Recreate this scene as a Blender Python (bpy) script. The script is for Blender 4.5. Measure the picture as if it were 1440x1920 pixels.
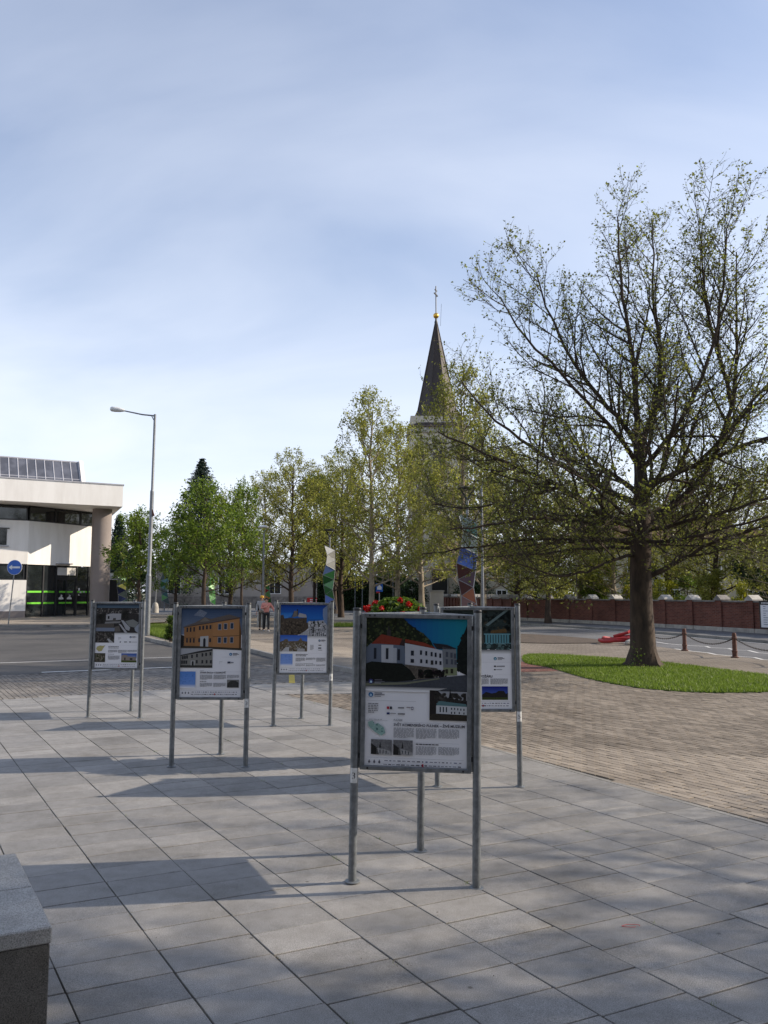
import bpy, bmesh, math, random
import numpy as np
from mathutils import Vector, Matrix

# ------------------------------------------------------------------ scene, camera, light
for o in list(bpy.data.objects):
    bpy.data.objects.remove(o)
SC = bpy.context.scene
COL = SC.collection
R = math.radians

cam_d = bpy.data.cameras.new('camera')
cam = bpy.data.objects.new('camera', cam_d)
COL.objects.link(cam)
cam.location = (0, 0, 1.95)
cam.rotation_euler = (R(90) + math.atan(152 / 1520.0), 0, 0)
cam_d.sensor_fit = 'VERTICAL'
cam_d.sensor_height = 36.0
cam_d.lens = 1520 / 1920 * 36.0
cam_d.clip_start = 0.05
cam_d.clip_end = 9000
SC.camera = cam
SC.render.resolution_x, SC.render.resolution_y = 768, 1024

SUN_EL, SUN_AZ = 29.0, 7.0            # azimuth measured from +X towards +Y
world = bpy.data.worlds.new('World')
SC.world = world
world.use_nodes = True
wn, wl = world.node_tree.nodes, world.node_tree.links
wn.clear()
w_out = wn.new('ShaderNodeOutputWorld')
w_bg = wn.new('ShaderNodeBackground')
w_bg.inputs['Strength'].default_value = 0.14
sky = wn.new('ShaderNodeTexSky')
sky.sky_type = 'NISHITA'
sky.sun_disc = False
sky.sun_elevation = R(SUN_EL)
sky.sun_rotation = R(90 - SUN_AZ)
sky.altitude = 250
sky.air_density = 1.0
sky.dust_density = 0.9
sky.ozone_density = 3.0
# thin high cloud: streaks on a plane high above
tc = wn.new('ShaderNodeTexCoord')
sep = wn.new('ShaderNodeSeparateXYZ')
wl.new(tc.outputs['Generated'], sep.inputs[0])
den = wn.new('ShaderNodeMath'); den.operation = 'ADD'; den.inputs[1].default_value = 0.38
mx = wn.new('ShaderNodeMath'); mx.operation = 'MAXIMUM'; mx.inputs[1].default_value = 0.0
wl.new(sep.outputs['Z'], mx.inputs[0]); wl.new(mx.outputs[0], den.inputs[0])
dx = wn.new('ShaderNodeMath'); dx.operation = 'DIVIDE'
dy = wn.new('ShaderNodeMath'); dy.operation = 'DIVIDE'
wl.new(sep.outputs['X'], dx.inputs[0]); wl.new(den.outputs[0], dx.inputs[1])
wl.new(sep.outputs['Y'], dy.inputs[0]); wl.new(den.outputs[0], dy.inputs[1])
cmb = wn.new('ShaderNodeCombineXYZ')
wl.new(dx.outputs[0], cmb.inputs[0]); wl.new(dy.outputs[0], cmb.inputs[1])
mp = wn.new('ShaderNodeMapping')
mp.inputs['Rotation'].default_value = (0, 0, R(-62))
mp.inputs['Scale'].default_value = (0.9, 2.3, 1)
mp.inputs['Location'].default_value = (3.1, 1.7, 0)
wl.new(cmb.outputs[0], mp.inputs[0])
n1 = wn.new('ShaderNodeTexNoise')
n1.inputs['Scale'].default_value = 1.15
n1.inputs['Detail'].default_value = 7
n1.inputs['Roughness'].default_value = 0.48
n1.inputs['Distortion'].default_value = 0.7
wl.new(mp.outputs[0], n1.inputs['Vector'])
rp = wn.new('ShaderNodeValToRGB')
rp.color_ramp.elements[0].position = 0.30
rp.color_ramp.elements[0].color = (0.5, 0.5, 0.5, 1)
rp.color_ramp.elements[1].position = 0.74
rp.color_ramp.elements[1].color = (1.25, 1.25, 1.25, 1)
wl.new(n1.outputs['Fac'], rp.inputs[0])
w_mix = wn.new('ShaderNodeMixRGB')
w_mix.inputs['Color2'].default_value = (6.5, 6.82, 7.55, 1)
# the veil is thin overhead and thicker along slanting lines of sight
za = wn.new('ShaderNodeMath'); za.operation = 'ADD'; za.inputs[1].default_value = 0.07
wl.new(mx.outputs[0], za.inputs[0])
tau = wn.new('ShaderNodeMath'); tau.operation = 'DIVIDE'; tau.inputs[0].default_value = 0.36
wl.new(za.outputs[0], tau.inputs[1])
fm = wn.new('ShaderNodeMath'); fm.operation = 'MULTIPLY'
wl.new(tau.outputs[0], fm.inputs[0]); wl.new(rp.outputs[0], fm.inputs[1])
ng = wn.new('ShaderNodeMath'); ng.operation = 'MULTIPLY'; ng.inputs[1].default_value = -1.0
wl.new(fm.outputs[0], ng.inputs[0])
ex = wn.new('ShaderNodeMath'); ex.operation = 'EXPONENT'; wl.new(ng.outputs[0], ex.inputs[0])
om = wn.new('ShaderNodeMath'); om.operation = 'SUBTRACT'; om.inputs[0].default_value = 1.0
wl.new(ex.outputs[0], om.inputs[1])
wl.new(om.outputs[0], w_mix.inputs['Fac'])
hsv = wn.new('ShaderNodeHueSaturation'); hsv.inputs['Saturation'].default_value = 1.14; hsv.inputs['Hue'].default_value = 0.503
wl.new(sky.outputs[0], hsv.inputs['Color']); wl.new(hsv.outputs[0], w_mix.inputs['Color1'])
wl.new(w_mix.outputs[0], w_bg.inputs['Color'])
wl.new(w_bg.outputs[0], w_out.inputs[0])

sun_d = bpy.data.lights.new('sun', 'SUN')
sun_d.energy = 5.0
sun_d.angle = R(0.53)
sun_d.color = (1.0, 0.88, 0.72)
sun = bpy.data.objects.new('sun', sun_d)
COL.objects.link(sun)
_sd = Vector((math.cos(R(SUN_EL)) * math.cos(R(SUN_AZ)), math.cos(R(SUN_EL)) * math.sin(R(SUN_AZ)), math.sin(R(SUN_EL))))
sun.rotation_euler = _sd.to_track_quat('Z', 'Y').to_euler()
sun.location = _sd * 60

SC.render.engine = 'CYCLES'
SC.view_settings.view_transform = 'Standard'
SC.view_settings.look = 'None'
SC.view_settings.exposure = 0.28
SC.view_settings.gamma = 1.0
SC.view_settings.use_curve_mapping = False
SC.cycles.max_bounces = 6
SC.cycles.transparent_max_bounces = 8

# ------------------------------------------------------------------ helpers
def tag(o, label=None, cat=None, group=None, kind=None):
    if label: o['label'] = label
    if cat: o['category'] = cat
    if group: o['group'] = group
    if kind: o['kind'] = kind
    return o

def thing(name, label, cat, loc=(0, 0, 0), rz=0.0, group=None):
    o = bpy.data.objects.new(name, None)
    o.empty_display_size = 0.2
    COL.objects.link(o)
    o.location = loc
    o.rotation_euler = (0, 0, rz)
    return tag(o, label, cat, group)

class MB:
    """collects faces, then links them as one mesh object"""
    def __init__(s):
        s.v = []; s.f = []; s.c = []; s.g = []
    def poly(s, pts, col=None, grain=0.0):
        b = len(s.v)
        s.v += [tuple(p) for p in pts]
        s.f.append(tuple(range(b, b + len(pts))))
        s.c.append(col); s.g.append(grain)
        return s
    def box(s, c, d, rz=0.0, rx=0.0, ry=0.0):
        M = Matrix.Translation(c) @ Matrix.Rotation(rz, 4, 'Z') @ Matrix.Rotation(ry, 4, 'Y') @ Matrix.Rotation(rx, 4, 'X')
        b = len(s.v)
        for z in (-.5, .5):
            for x, y in ((-.5, -.5), (.5, -.5), (.5, .5), (-.5, .5)):
                s.v.append(tuple(M @ Vector((x * d[0], y * d[1], z * d[2]))))
        for q in ((3, 2, 1, 0), (4, 5, 6, 7), (0, 1, 5, 4), (1, 2, 6, 5), (2, 3, 7, 6), (3, 0, 4, 7)):
            s.f.append(tuple(b + i for i in q)); s.c.append(None); s.g.append(0)
        return s
    def prism(s, pts, z0, z1, bottom=True):
        n = len(pts)
        if sum(pts[i][0] * pts[(i + 1) % n][1] - pts[(i + 1) % n][0] * pts[i][1] for i in range(n)) < 0:
            pts = list(reversed(pts))
        b = len(s.v)
        s.v += [(p[0], p[1], z0) for p in pts] + [(p[0], p[1], z1) for p in pts]
        fs = [tuple(range(b + n, b + 2 * n))]
        if bottom: fs.append(tuple(reversed(range(b, b + n))))
        for i in range(n):
            j = (i + 1) % n
            fs.append((b + i, b + j, b + n + j, b + n + i))
        for f in fs:
            s.f.append(f); s.c.append(None); s.g.append(0)
        return s
    def tube(s, pts, rad, n=8, caps=True):
        pts = [Vector(p) for p in pts]
        if not hasattr(rad, '__len__'): rad = [rad] * len(pts)
        b = len(s.v); ref = None
        for i, p in enumerate(pts):
            t = pts[min(i + 1, len(pts) - 1)] - pts[max(i - 1, 0)]
            if t.length < 1e-9: t = Vector((0, 0, 1))
            t.normalize()
            if ref is None:
                ref = t.orthogonal().normalized()
            else:
                ref = ref - t * ref.dot(t)
                if ref.length < 1e-6: ref = t.orthogonal()
                ref.normalize()
            w = t.cross(ref)
            for k in range(n):
                a = 2 * math.pi * k / n
                q = p + (ref * math.cos(a) + w * math.sin(a)) * rad[i]
                s.v.append((q.x, q.y, q.z))
        for i in range(len(pts) - 1):
            for k in range(n):
                k2 = (k + 1) % n
                s.f.append((b + i * n + k, b + i * n + k2, b + (i + 1) * n + k2, b + (i + 1) * n + k))
                s.c.append(None); s.g.append(0)
        if caps:
            s.f.append(tuple(reversed(range(b, b + n)))); s.c.append(None); s.g.append(0)
            e = b + (len(pts) - 1) * n
            s.f.append(tuple(range(e, e + n))); s.c.append(None); s.g.append(0)
        return s
    def lathe(s, prof, c=(0, 0, 0), n=16):
        b = len(s.v); m = len(prof)
        for r, z in prof:
            for k in range(n):
                a = 2 * math.pi * k / n
                s.v.append((c[0] + r * math.cos(a), c[1] + r * math.sin(a), c[2] + z))
        for i in range(m - 1):
            for k in range(n):
                k2 = (k + 1) % n
                s.f.append((b + i * n + k, b + i * n + k2, b + (i + 1) * n + k2, b + (i + 1) * n + k))
                s.c.append(None); s.g.append(0)
        s.f.append(tuple(reversed(range(b, b + n)))); s.c.append(None); s.g.append(0)
        s.f.append(tuple(range(b + (m - 1) * n, b + m * n))); s.c.append(None); s.g.append(0)
        return s
    def mesh(s, name, mat=None, smooth=False, bevel=0.0):
        me = bpy.data.meshes.new(name)
        me.from_pydata(s.v, [], s.f)
        if any(c is not None for c in s.c):
            ca = me.attributes.new('Col', 'FLOAT_COLOR', 'FACE')
            ca.data.foreach_set('color', [x for c in s.c for x in ((c or (1, 1, 1))[:3] + (1.0,))])
            ga = me.attributes.new('grain', 'FLOAT', 'FACE')
            ga.data.foreach_set('value', [float(g) for g in s.g])
        if bevel > 0:
            bm = bmesh.new(); bm.from_mesh(me)
            es = [e for e in bm.edges if len(e.link_faces) == 2 and e.calc_face_angle(0) > 0.5]
            bmesh.ops.bevel(bm, geom=es, offset=bevel, segments=1, affect='EDGES', profile=0.5)
            bm.to_mesh(me); bm.free()
        if smooth:
            me.polygons.foreach_set('use_smooth', [True] * len(me.polygons))
            try: me.set_sharp_from_angle(angle=R(40))
            except Exception: pass
        if mat: me.materials.append(mat)
        me.update()
        return me
    def build(s, name, mat, parent=None, smooth=False, bevel=0.0, loc=None, rot=None):
        return link(name, s.mesh(name, mat, smooth, bevel), parent, loc, rot)

def link(name, me, parent=None, loc=None, rot=None, scale=None):
    o = bpy.data.objects.new(name, me)
    COL.objects.link(o)
    if parent is not None: o.parent = parent
    if loc is not None: o.location = loc
    if rot is not None: o.rotation_euler = rot
    if scale is not None: o.scale = scale
    return o

def copy_tree(o, parent=None):
    c = o.copy()
    COL.objects.link(c)
    c.parent = parent
    for ch in list(o.children):
        copy_tree(ch, c)
    return c

# ------------------------------------------------------------------ materials
def nodes_of(name):
    m = bpy.data.materials.new(name)
    m.use_nodes = True
    nt = m.node_tree
    bs = nt.nodes['Principled BSDF']
    return m, nt.nodes, nt.links, bs

def noise_node(N, L, scale, detail=4, rough=0.55, coord='Object', vscale=None):
    t = N.new('ShaderNodeTexCoord')
    n = N.new('ShaderNodeTexNoise')
    n.inputs['Scale'].default_value = scale
    n.inputs['Detail'].default_value = detail
    n.inputs['Roughness'].default_value = rough
    if vscale:
        q = N.new('ShaderNodeMapping'); q.inputs['Scale'].default_value = vscale
        L.new(t.outputs[coord], q.inputs[0]); L.new(q.outputs[0], n.inputs['Vector'])
    else:
        L.new(t.outputs[coord], n.inputs['Vector'])
    return n

def ramp(N, L, src, stops):
    r = N.new('ShaderNodeValToRGB')
    e = r.color_ramp.elements
    while len(e) < len(stops): e.new(0.5)
    for el, (p, c) in zip(e, stops):
        el.position = p; el.color = tuple(c[:3]) + (1,)
    L.new(src, r.inputs[0])
    return r

def mul(N, L, a, b, fac=1.0, mode='MULTIPLY'):
    m = N.new('ShaderNodeMixRGB'); m.blend_type = mode
    m.inputs['Fac'].default_value = fac
    L.new(a, m.inputs['Color1']); L.new(b, m.inputs['Color2'])
    return m.outputs[0]

def bump(N, L, bs, src, strength, dist):
    b = N.new('ShaderNodeBump')
    b.inputs['Strength'].default_value = strength
    b.inputs['Distance'].default_value = dist
    L.new(src, b.inputs['Height']); L.new(b.outputs[0], bs.inputs['Normal'])

def pmat(name, c1, c2=None, scale=4.0, rough=0.7, metal=0.0, bmp=0.0, bscale=None, lo=0.35, hi=0.65, detail=5, coord='Object', spec=0.5, vscale=None):
    m, N, L, bs = nodes_of(name)
    bs.inputs['Roughness'].default_value = rough
    bs.inputs['Metallic'].default_value = metal
    bs.inputs['Specular IOR Level'].default_value = spec
    if c2 is None: c2 = tuple(x * 0.82 for x in c1)
    n = noise_node(N, L, scale, detail, 0.6, coord, vscale)
    r = ramp(N, L, n.outputs['Fac'], [(lo, c2), (hi, c1)])
    L.new(r.outputs[0], bs.inputs['Base Color'])
    if bmp > 0:
        n2 = noise_node(N, L, bscale or scale * 6, 4, 0.6, coord, vscale)
        bump(N, L, bs, n2.outputs['Fac'], bmp, 0.01)
    return m

def leaf_mat(name, stops, trans=0.35, rough=0.5):
    m, N, L, bs = nodes_of(name)
    g = N.new('ShaderNodeNewGeometry')
    r = ramp(N, L, g.outputs['Random Per Island'], stops)
    L.new(r.outputs[0], bs.inputs['Base Color'])
    bs.inputs['Roughness'].default_value = rough
    bs.inputs['Specular IOR Level'].default_value = 0.35
    tr = N.new('ShaderNodeBsdfTranslucent')
    hs = N.new('ShaderNodeHueSaturation'); hs.inputs['Value'].default_value = 1.25; hs.inputs['Saturation'].default_value = 1.1
    L.new(r.outputs[0], hs.inputs['Color']); L.new(hs.outputs[0], tr.inputs['Color'])
    mixs = N.new('ShaderNodeMixShader'); mixs.inputs[0].default_value = trans
    L.new(bs.outputs[0], mixs.inputs[1]); L.new(tr.outputs[0], mixs.inputs[2])
    L.new(mixs.outputs[0], N['Material Output'].inputs['Surface'])
    return m

def patchy(m, scale, lo, hi):
    N, L = m.node_tree.nodes, m.node_tree.links
    bs = N['Principled BSDF']
    src = bs.inputs['Base Color'].links[0].from_socket
    geo = N.new('ShaderNodeNewGeometry')
    n = N.new('ShaderNodeTexNoise'); n.inputs['Scale'].default_value = scale; n.inputs['Detail'].default_value = 5; n.inputs['Roughness'].default_value = 0.65
    L.new(geo.outputs['Position'], n.inputs['Vector'])
    r = ramp(N, L, n.outputs['Fac'], [(0.32, lo), (0.66, hi)])
    L.new(mul(N, L, src, r.outputs[0]), bs.inputs['Base Color'])
    return m

def granite_mat(name, base, spread, dark=0.55, per_object=True, stain=0.7):
    m, N, L, bs = nodes_of(name)
    t = N.new('ShaderNodeTexCoord'); geo = N.new('ShaderNodeNewGeometry')
    fine = N.new('ShaderNodeTexNoise'); fine.inputs['Scale'].default_value = 210; fine.inputs['Detail'].default_value = 2
    L.new(geo.outputs['Position'], fine.inputs['Vector'])
    sp = ramp(N, L, fine.outputs['Fac'], [(0.30, tuple(x * dark for x in base)), (0.50, base), (0.72, tuple(min(1, x * 1.45) for x in base))])
    big = N.new('ShaderNodeTexNoise'); big.inputs['Scale'].default_value = 1.3; big.inputs['Detail'].default_value = 7; big.inputs['Roughness'].default_value = 0.62
    L.new(geo.outputs['Position'], big.inputs['Vector'])
    st = ramp(N, L, big.outputs['Fac'], [(0.28, (stain * 0.95, stain * 0.93, stain * 0.88)), (0.5, (0.93, 0.93, 0.92)), (0.72, (1.08, 1.07, 1.05))])
    c = mul(N, L, sp.outputs[0], st.outputs[0])
    if per_object:
        oi = N.new('ShaderNodeObjectInfo')
        at = N.new('ShaderNodeAttribute'); at.attribute_name = 'tint'
        ad = N.new('ShaderNodeMath'); ad.operation = 'ADD'
        L.new(oi.outputs['Random'], ad.inputs[0]); L.new(at.outputs['Fac'], ad.inputs[1])
        fr = N.new('ShaderNodeMath'); fr.operation = 'FRACT'; L.new(ad.outputs[0], fr.inputs[0])
        tr = ramp(N, L, fr.outputs[0], [(0, (1 - spread,) * 3), (0.6, (1.0, 0.99, 0.975)), (1, (1 + spread, 1 + spread * .92, 1 + spread * .8))])
        c = mul(N, L, c, tr.outputs[0])
    vo = N.new('ShaderNodeTexVoronoi'); vo.inputs['Scale'].default_value = 2.6; vo.inputs['Randomness'].default_value = 1.0
    L.new(geo.outputs['Position'], vo.inputs['Vector'])
    sr = ramp(N, L, vo.outputs['Distance'], [(0.028, (0.45, 0.44, 0.42)), (0.045, (1, 1, 1))])
    mid = N.new('ShaderNodeTexNoise'); mid.inputs['Scale'].default_value = 9; mid.inputs['Detail'].default_value = 6; mid.inputs['Roughness'].default_value = 0.7
    L.new(geo.outputs['Position'], mid.inputs['Vector'])
    mr = ramp(N, L, mid.outputs['Fac'], [(0.3, (0.82, 0.81, 0.79)), (0.6, (1.03, 1.03, 1.03))])
    c = mul(N, L, mul(N, L, c, sr.outputs[0]), mr.outputs[0])
    L.new(c, bs.inputs['Base Color'])
    bs.inputs['Roughness'].default_value = 0.62
    bs.inputs['Specular IOR Level'].default_value = 0.35
    bump(N, L, bs, fine.outputs['Fac'], 0.25, 0.002)
    return m

def paver_mat(name, base, spread=0.22, red=None):
    m, N, L, bs = nodes_of(name)
    geo = N.new('ShaderNodeNewGeometry')
    rr = ramp(N, L, geo.outputs['Random Per Island'], [(0, tuple(x * (1 - spread) for x in base)), (0.55, base), (1, tuple(x * (1 + spread) for x in base))])
    oi = N.new('ShaderNodeObjectInfo')
    ro = ramp(N, L, oi.outputs['Random'], [(0, (1 - spread * .7,) * 3), (1, (1 + spread * .7,) * 3)])
    big = N.new('ShaderNodeTexNoise'); big.inputs['Scale'].default_value = 0.55; big.inputs['Detail'].default_value = 8; big.inputs['Roughness'].default_value = 0.65
    L.new(geo.outputs['Position'], big.inputs['Vector'])
    st = ramp(N, L, big.outputs['Fac'], [(0.3, (0.68, 0.66, 0.64)), (0.55, (1, 1, 1)), (0.75, (1.12, 1.1, 1.06))])
    fine = N.new('ShaderNodeTexNoise'); fine.inputs['Scale'].default_value = 120; fine.inputs['Detail'].default_value = 3
    L.new(geo.outputs['Position'], fine.inputs['Vector'])
    fi = ramp(N, L, fine.outputs['Fac'], [(0.3, (0.78,) * 3), (0.7, (1.15,) * 3)])
    c = mul(N, L, mul(N, L, rr.outputs[0], ro.outputs[0]), mul(N, L, st.outputs[0], fi.outputs[0]))
    L.new(c, bs.inputs['Base Color'])
    bs.inputs['Roughness'].default_value = 0.8
    bs.inputs['Specular IOR Level'].default_value = 0.3
    bump(N, L, bs, fine.outputs['Fac'], 0.3, 0.003)
    return m

def brick_sheet_mat(name, c1, c2, mortar, rot, bw=0.2, bh=0.1, msize=0.006, axis='XY', stain=0.7):
    m, N, L, bs = nodes_of(name)
    geo = N.new('ShaderNodeNewGeometry')
    vec = geo.outputs['Position']
    if axis == 'UV':
        t = N.new('ShaderNodeTexCoord'); vec = t.outputs['UV']
    q = N.new('ShaderNodeMapping'); q.inputs['Rotation'].default_value = (0, 0, rot)
    L.new(vec, q.inputs[0])
    b = N.new('ShaderNodeTexBrick')
    b.inputs['Color1'].default_value = c1 + (1,); b.inputs['Color2'].default_value = c2 + (1,); b.inputs['Mortar'].default_value = mortar + (1,)
    b.inputs['Scale'].default_value = 1.0; b.inputs['Brick Width'].default_value = bw; b.inputs['Row Height'].default_value = bh
    b.inputs['Mortar Size'].default_value = msize; b.inputs['Mortar Smooth'].default_value = 0.3
    L.new(q.outputs[0], b.inputs['Vector'])
    big = N.new('ShaderNodeTexNoise'); big.inputs['Scale'].default_value = 0.5; big.inputs['Detail'].default_value = 8; big.inputs['Roughness'].default_value = 0.65
    L.new(geo.outputs['Position'], big.inputs['Vector'])
    st = ramp(N, L, big.outputs['Fac'], [(0.3, (stain, stain * .98, stain * .95)), (0.55, (1, 1, 1)), (0.75, (1.12, 1.1, 1.06))])
    L.new(mul(N, L, b.outputs['Color'], st.outputs[0]), bs.inputs['Base Color'])
    bs.inputs['Roughness'].default_value = 0.85
    bs.inputs['Specular IOR Level'].default_value = 0.25
    iv = N.new('ShaderNodeMath'); iv.operation = 'SUBTRACT'; iv.inputs[0].default_value = 1
    L.new(b.outputs['Fac'], iv.inputs[1])
    bump(N, L, bs, iv.outputs[0], 0.4, 0.006)
    return m

def asphalt_mat(name, base=(0.055, 0.054, 0.055)):
    m, N, L, bs = nodes_of(name)
    geo = N.new('ShaderNodeNewGeometry')
    fine = N.new('ShaderNodeTexNoise'); fine.inputs['Scale'].default_value = 90; fine.inputs['Detail'].default_value = 3
    L.new(geo.outputs['Position'], fine.inputs['Vector'])
    big = N.new('ShaderNodeTexNoise'); big.inputs['Scale'].default_value = 0.35; big.inputs['Detail'].default_value = 8; big.inputs['Roughness'].default_value = 0.6
    L.new(geo.outputs['Position'], big.inputs['Vector'])
    f = ramp(N, L, fine.outputs['Fac'], [(0.3, tuple(x * .6 for x in base)), (0.55, base), (0.75, tuple(x * 1.7 for x in base))])
    s = ramp(N, L, big.outputs['Fac'], [(0.3, (0.7,) * 3), (0.5, (1,) * 3), (0.7, (1.35, 1.33, 1.28))])
    L.new(mul(N, L, f.outputs[0], s.outputs[0]), bs.inputs['Base Color'])
    bs.inputs['Roughness'].default_value = 0.8
    bs.inputs['Specular IOR Level'].default_value = 0.3
    bump(N, L, bs, fine.outputs['Fac'], 0.4, 0.004)
    return m

def print_mat(name):
    m, N, L, bs = nodes_of(name)
    a = N.new('ShaderNodeAttribute'); a.attribute_name = 'Col'
    g = N.new('ShaderNodeAttribute'); g.attribute_name = 'grain'
    n = noise_node(N, L, 75, 6, 0.7)
    r = ramp(N, L, n.outputs['Fac'], [(0.33, (0.25, 0.25, 0.25)), (0.5, (0.9, 0.9, 0.9)), (0.68, (2.0, 2.0, 1.9))])
    mm = N.new('ShaderNodeMixRGB'); mm.blend_type = 'MULTIPLY'
    L.new(g.outputs['Fac'], mm.inputs['Fac']); L.new(a.outputs['Color'], mm.inputs['Color1']); L.new(r.outputs[0], mm.inputs['Color2'])
    L.new(mm.outputs[0], bs.inputs['Base Color'])
    bs.inputs['Roughness'].default_value = 0.4
    bs.inputs['Specular IOR Level'].default_value = 0.2
    return m

def glass_mat(name, col=(0.02, 0.025, 0.028), rough=0.04):
    m, N, L, bs = nodes_of(name)
    n = noise_node(N, L, 0.8, 2)
    r = ramp(N, L, n.outputs['Fac'], [(0.4, tuple(x * .6 for x in col)), (0.6, col)])
    L.new(r.outputs[0], bs.inputs['Base Color'])
    bs.inputs['Roughness'].default_value = rough
    bs.inputs['Specular IOR Level'].default_value = 0.8
    return m

M = {}
M['galv'] = pmat('galvanised_steel', (0.24, 0.255, 0.265), (0.15, 0.162, 0.172), 22, 0.45, 0.6, 0.08, 60)
M['galv_dull'] = pmat('dull_galvanised_steel', (0.24, 0.25, 0.265), (0.17, 0.18, 0.19), 14, 0.5, 0.5)
M['black_plastic'] = pmat('black_plastic', (0.02, 0.02, 0.022), None, 10, 0.45)
M['dark_metal'] = pmat('dark_metal', (0.035, 0.037, 0.04), (0.02, 0.021, 0.023), 8, 0.45, 0.3)
M['print'] = print_mat('poster_print')
M['paper'] = pmat('poster_paper', (0.78, 0.78, 0.80), (0.74, 0.74, 0.76), 3, 0.35)
M['white_sticker'] = pmat('white_sticker', (0.75, 0.75, 0.73), (0.6, 0.6, 0.58), 30, 0.5)
M['ink'] = pmat('black_ink', (0.02, 0.02, 0.022), None, 30, 0.5)
M['slab'] = granite_mat('granite_slab', (0.265, 0.257, 0.25), 0.15)
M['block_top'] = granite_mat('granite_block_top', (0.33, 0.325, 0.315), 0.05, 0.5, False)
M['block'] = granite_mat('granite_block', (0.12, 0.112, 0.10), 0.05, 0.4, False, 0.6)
M['joint'] = pmat('joint_soil', (0.15, 0.135, 0.11), (0.022, 0.02, 0.016), 2.2, 0.95, 0, 0.4, 60)
M['paver'] = paver_mat('clay_paver', (0.245, 0.208, 0.168), 0.27)
M['paver_grey'] = paver_mat('grey_paver', (0.20, 0.182, 0.162))
M['paver_red'] = paver_mat('red_paver', (0.25, 0.11, 0.085))
GA = R(-58.6)
M['paver_sheet'] = brick_sheet_mat('paver_sheet', (0.252, 0.215, 0.176), (0.2, 0.17, 0.138), (0.085, 0.071, 0.058), -GA)
M['paver_sheet_red'] = brick_sheet_mat('red_paver_sheet', (0.26, 0.12, 0.095), (0.21, 0.095, 0.075), (0.10, 0.06, 0.05), -GA)
M['walk_sheet'] = brick_sheet_mat('walk_sheet', (0.34, 0.29, 0.235), (0.29, 0.25, 0.20), (0.17, 0.14, 0.115), R(20))
M['asphalt'] = asphalt_mat('asphalt', (0.085, 0.08, 0.075))
M['asphalt_grey'] = asphalt_mat('street_asphalt', (0.13, 0.13, 0.135))
M['paint_white'] = pmat('road_paint', (0.72, 0.71, 0.68), (0.45, 0.44, 0.42), 9, 0.7, lo=0.3, hi=0.5)
M['paint_yellow'] = pmat('yellow_paint', (0.62, 0.45, 0.03), (0.42, 0.32, 0.06), 9, 0.7)
M['kerb'] = granite_mat('kerb_stone', (0.27, 0.26, 0.245), 0.15, 0.6, True, 0.55)
M['earth'] = pmat('earth', (0.10, 0.072, 0.05), (0.055, 0.04, 0.03), 3, 0.95, 0, 0.8, 30)
M['ground'] = pmat('ground', (0.16, 0.15, 0.10), (0.08, 0.10, 0.04), 0.3, 0.95)
M['lawn'] = pmat('lawn', (0.10, 0.19, 0.028), (0.05, 0.11, 0.018), 2.5, 0.9, 0, 0.8, 40)
M['grass'] = leaf_mat('grass_blade', [(0, (0.085, 0.14, 0.025)), (0.5, (0.14, 0.21, 0.035)), (1, (0.22, 0.29, 0.07))], 0.4)
M['bark'] = pmat('bark', (0.072, 0.048, 0.033), (0.028, 0.019, 0.014), 7, 0.95, 0, 1.0, 22, vscale=(1, 1, 0.3))
M['bark_light'] = pmat('plane_bark', (0.30, 0.25, 0.18), (0.15, 0.12, 0.085), 4, 0.85, 0, 0.5, 14, vscale=(1, 1, 0.4))
M['twig'] = pmat('twig', (0.075, 0.06, 0.045), (0.045, 0.036, 0.028), 5, 0.9)
M['twig_light'] = pmat('light_twig', (0.16, 0.135, 0.085), (0.10, 0.08, 0.05), 5, 0.9)
M['leaf_plane'] = leaf_mat('plane_leaf', [(0, (0.08, 0.085, 0.022)), (0.5, (0.14, 0.15, 0.038)), (0.85, (0.22, 0.24, 0.06)), (1, (0.30, 0.36, 0.075))], 0.4)
M['leaf_olive'] = leaf_mat('olive_leaf', [(0, (0.14, 0.145, 0.036)), (0.5, (0.24, 0.245, 0.06)), (1, (0.35, 0.37, 0.09))], 0.48)
M['leaf_green'] = leaf_mat('maple_leaf', [(0, (0.055, 0.095, 0.017)), (0.5, (0.135, 0.195, 0.034)), (1, (0.25, 0.325, 0.065))], 0.45)
M['leaf_mid'] = leaf_mat('mid_leaf', [(0, (0.045, 0.085, 0.015)), (0.5, (0.085, 0.14, 0.025)), (1, (0.15, 0.20, 0.04))], 0.4)
M['leaf_dark'] = leaf_mat('dark_leaf', [(0, (0.016, 0.032, 0.012)), (0.6, (0.032, 0.06, 0.02)), (1, (0.055, 0.095, 0.03))], 0.2)
M['leaf_yellow'] = leaf_mat('yellow_leaf', [(0, (0.16, 0.18, 0.02)), (0.5, (0.27, 0.28, 0.03)), (1, (0.38, 0.38, 0.06))], 0.4)
M['needle'] = leaf_mat('needle', [(0, (0.010, 0.022, 0.016)), (0.6, (0.02, 0.04, 0.028)), (1, (0.035, 0.06, 0.04))], 0.1)
M['petal'] = leaf_mat('red_petal', [(0, (0.30, 0.006, 0.008)), (1, (0.60, 0.025, 0.02))], 0.25)
M['plaster_white'] = pmat('white_plaster', (0.81, 0.79, 0.76), (0.70, 0.675, 0.64), 1.6, 0.85, 0, 0.05, 60, vscale=(1, 1, 0.18), lo=0.25, hi=0.6)
M['plaster_cream'] = pmat('cream_plaster', (0.50, 0.45, 0.35), (0.40, 0.36, 0.28), 0.5, 0.9)
M['plaster_grey'] = pmat('grey_plaster', (0.36, 0.325, 0.29), (0.29, 0.265, 0.24), 0.5, 0.9)
M['plaster_mauve'] = pmat('mauve_plaster', (0.28, 0.24, 0.222), (0.235, 0.20, 0.185), 0.7, 0.85)
M['soffit'] = pmat('soffit', (0.62, 0.60, 0.57), None, 1, 0.85)
M['glass_dark'] = glass_mat('dark_glass')
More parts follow.
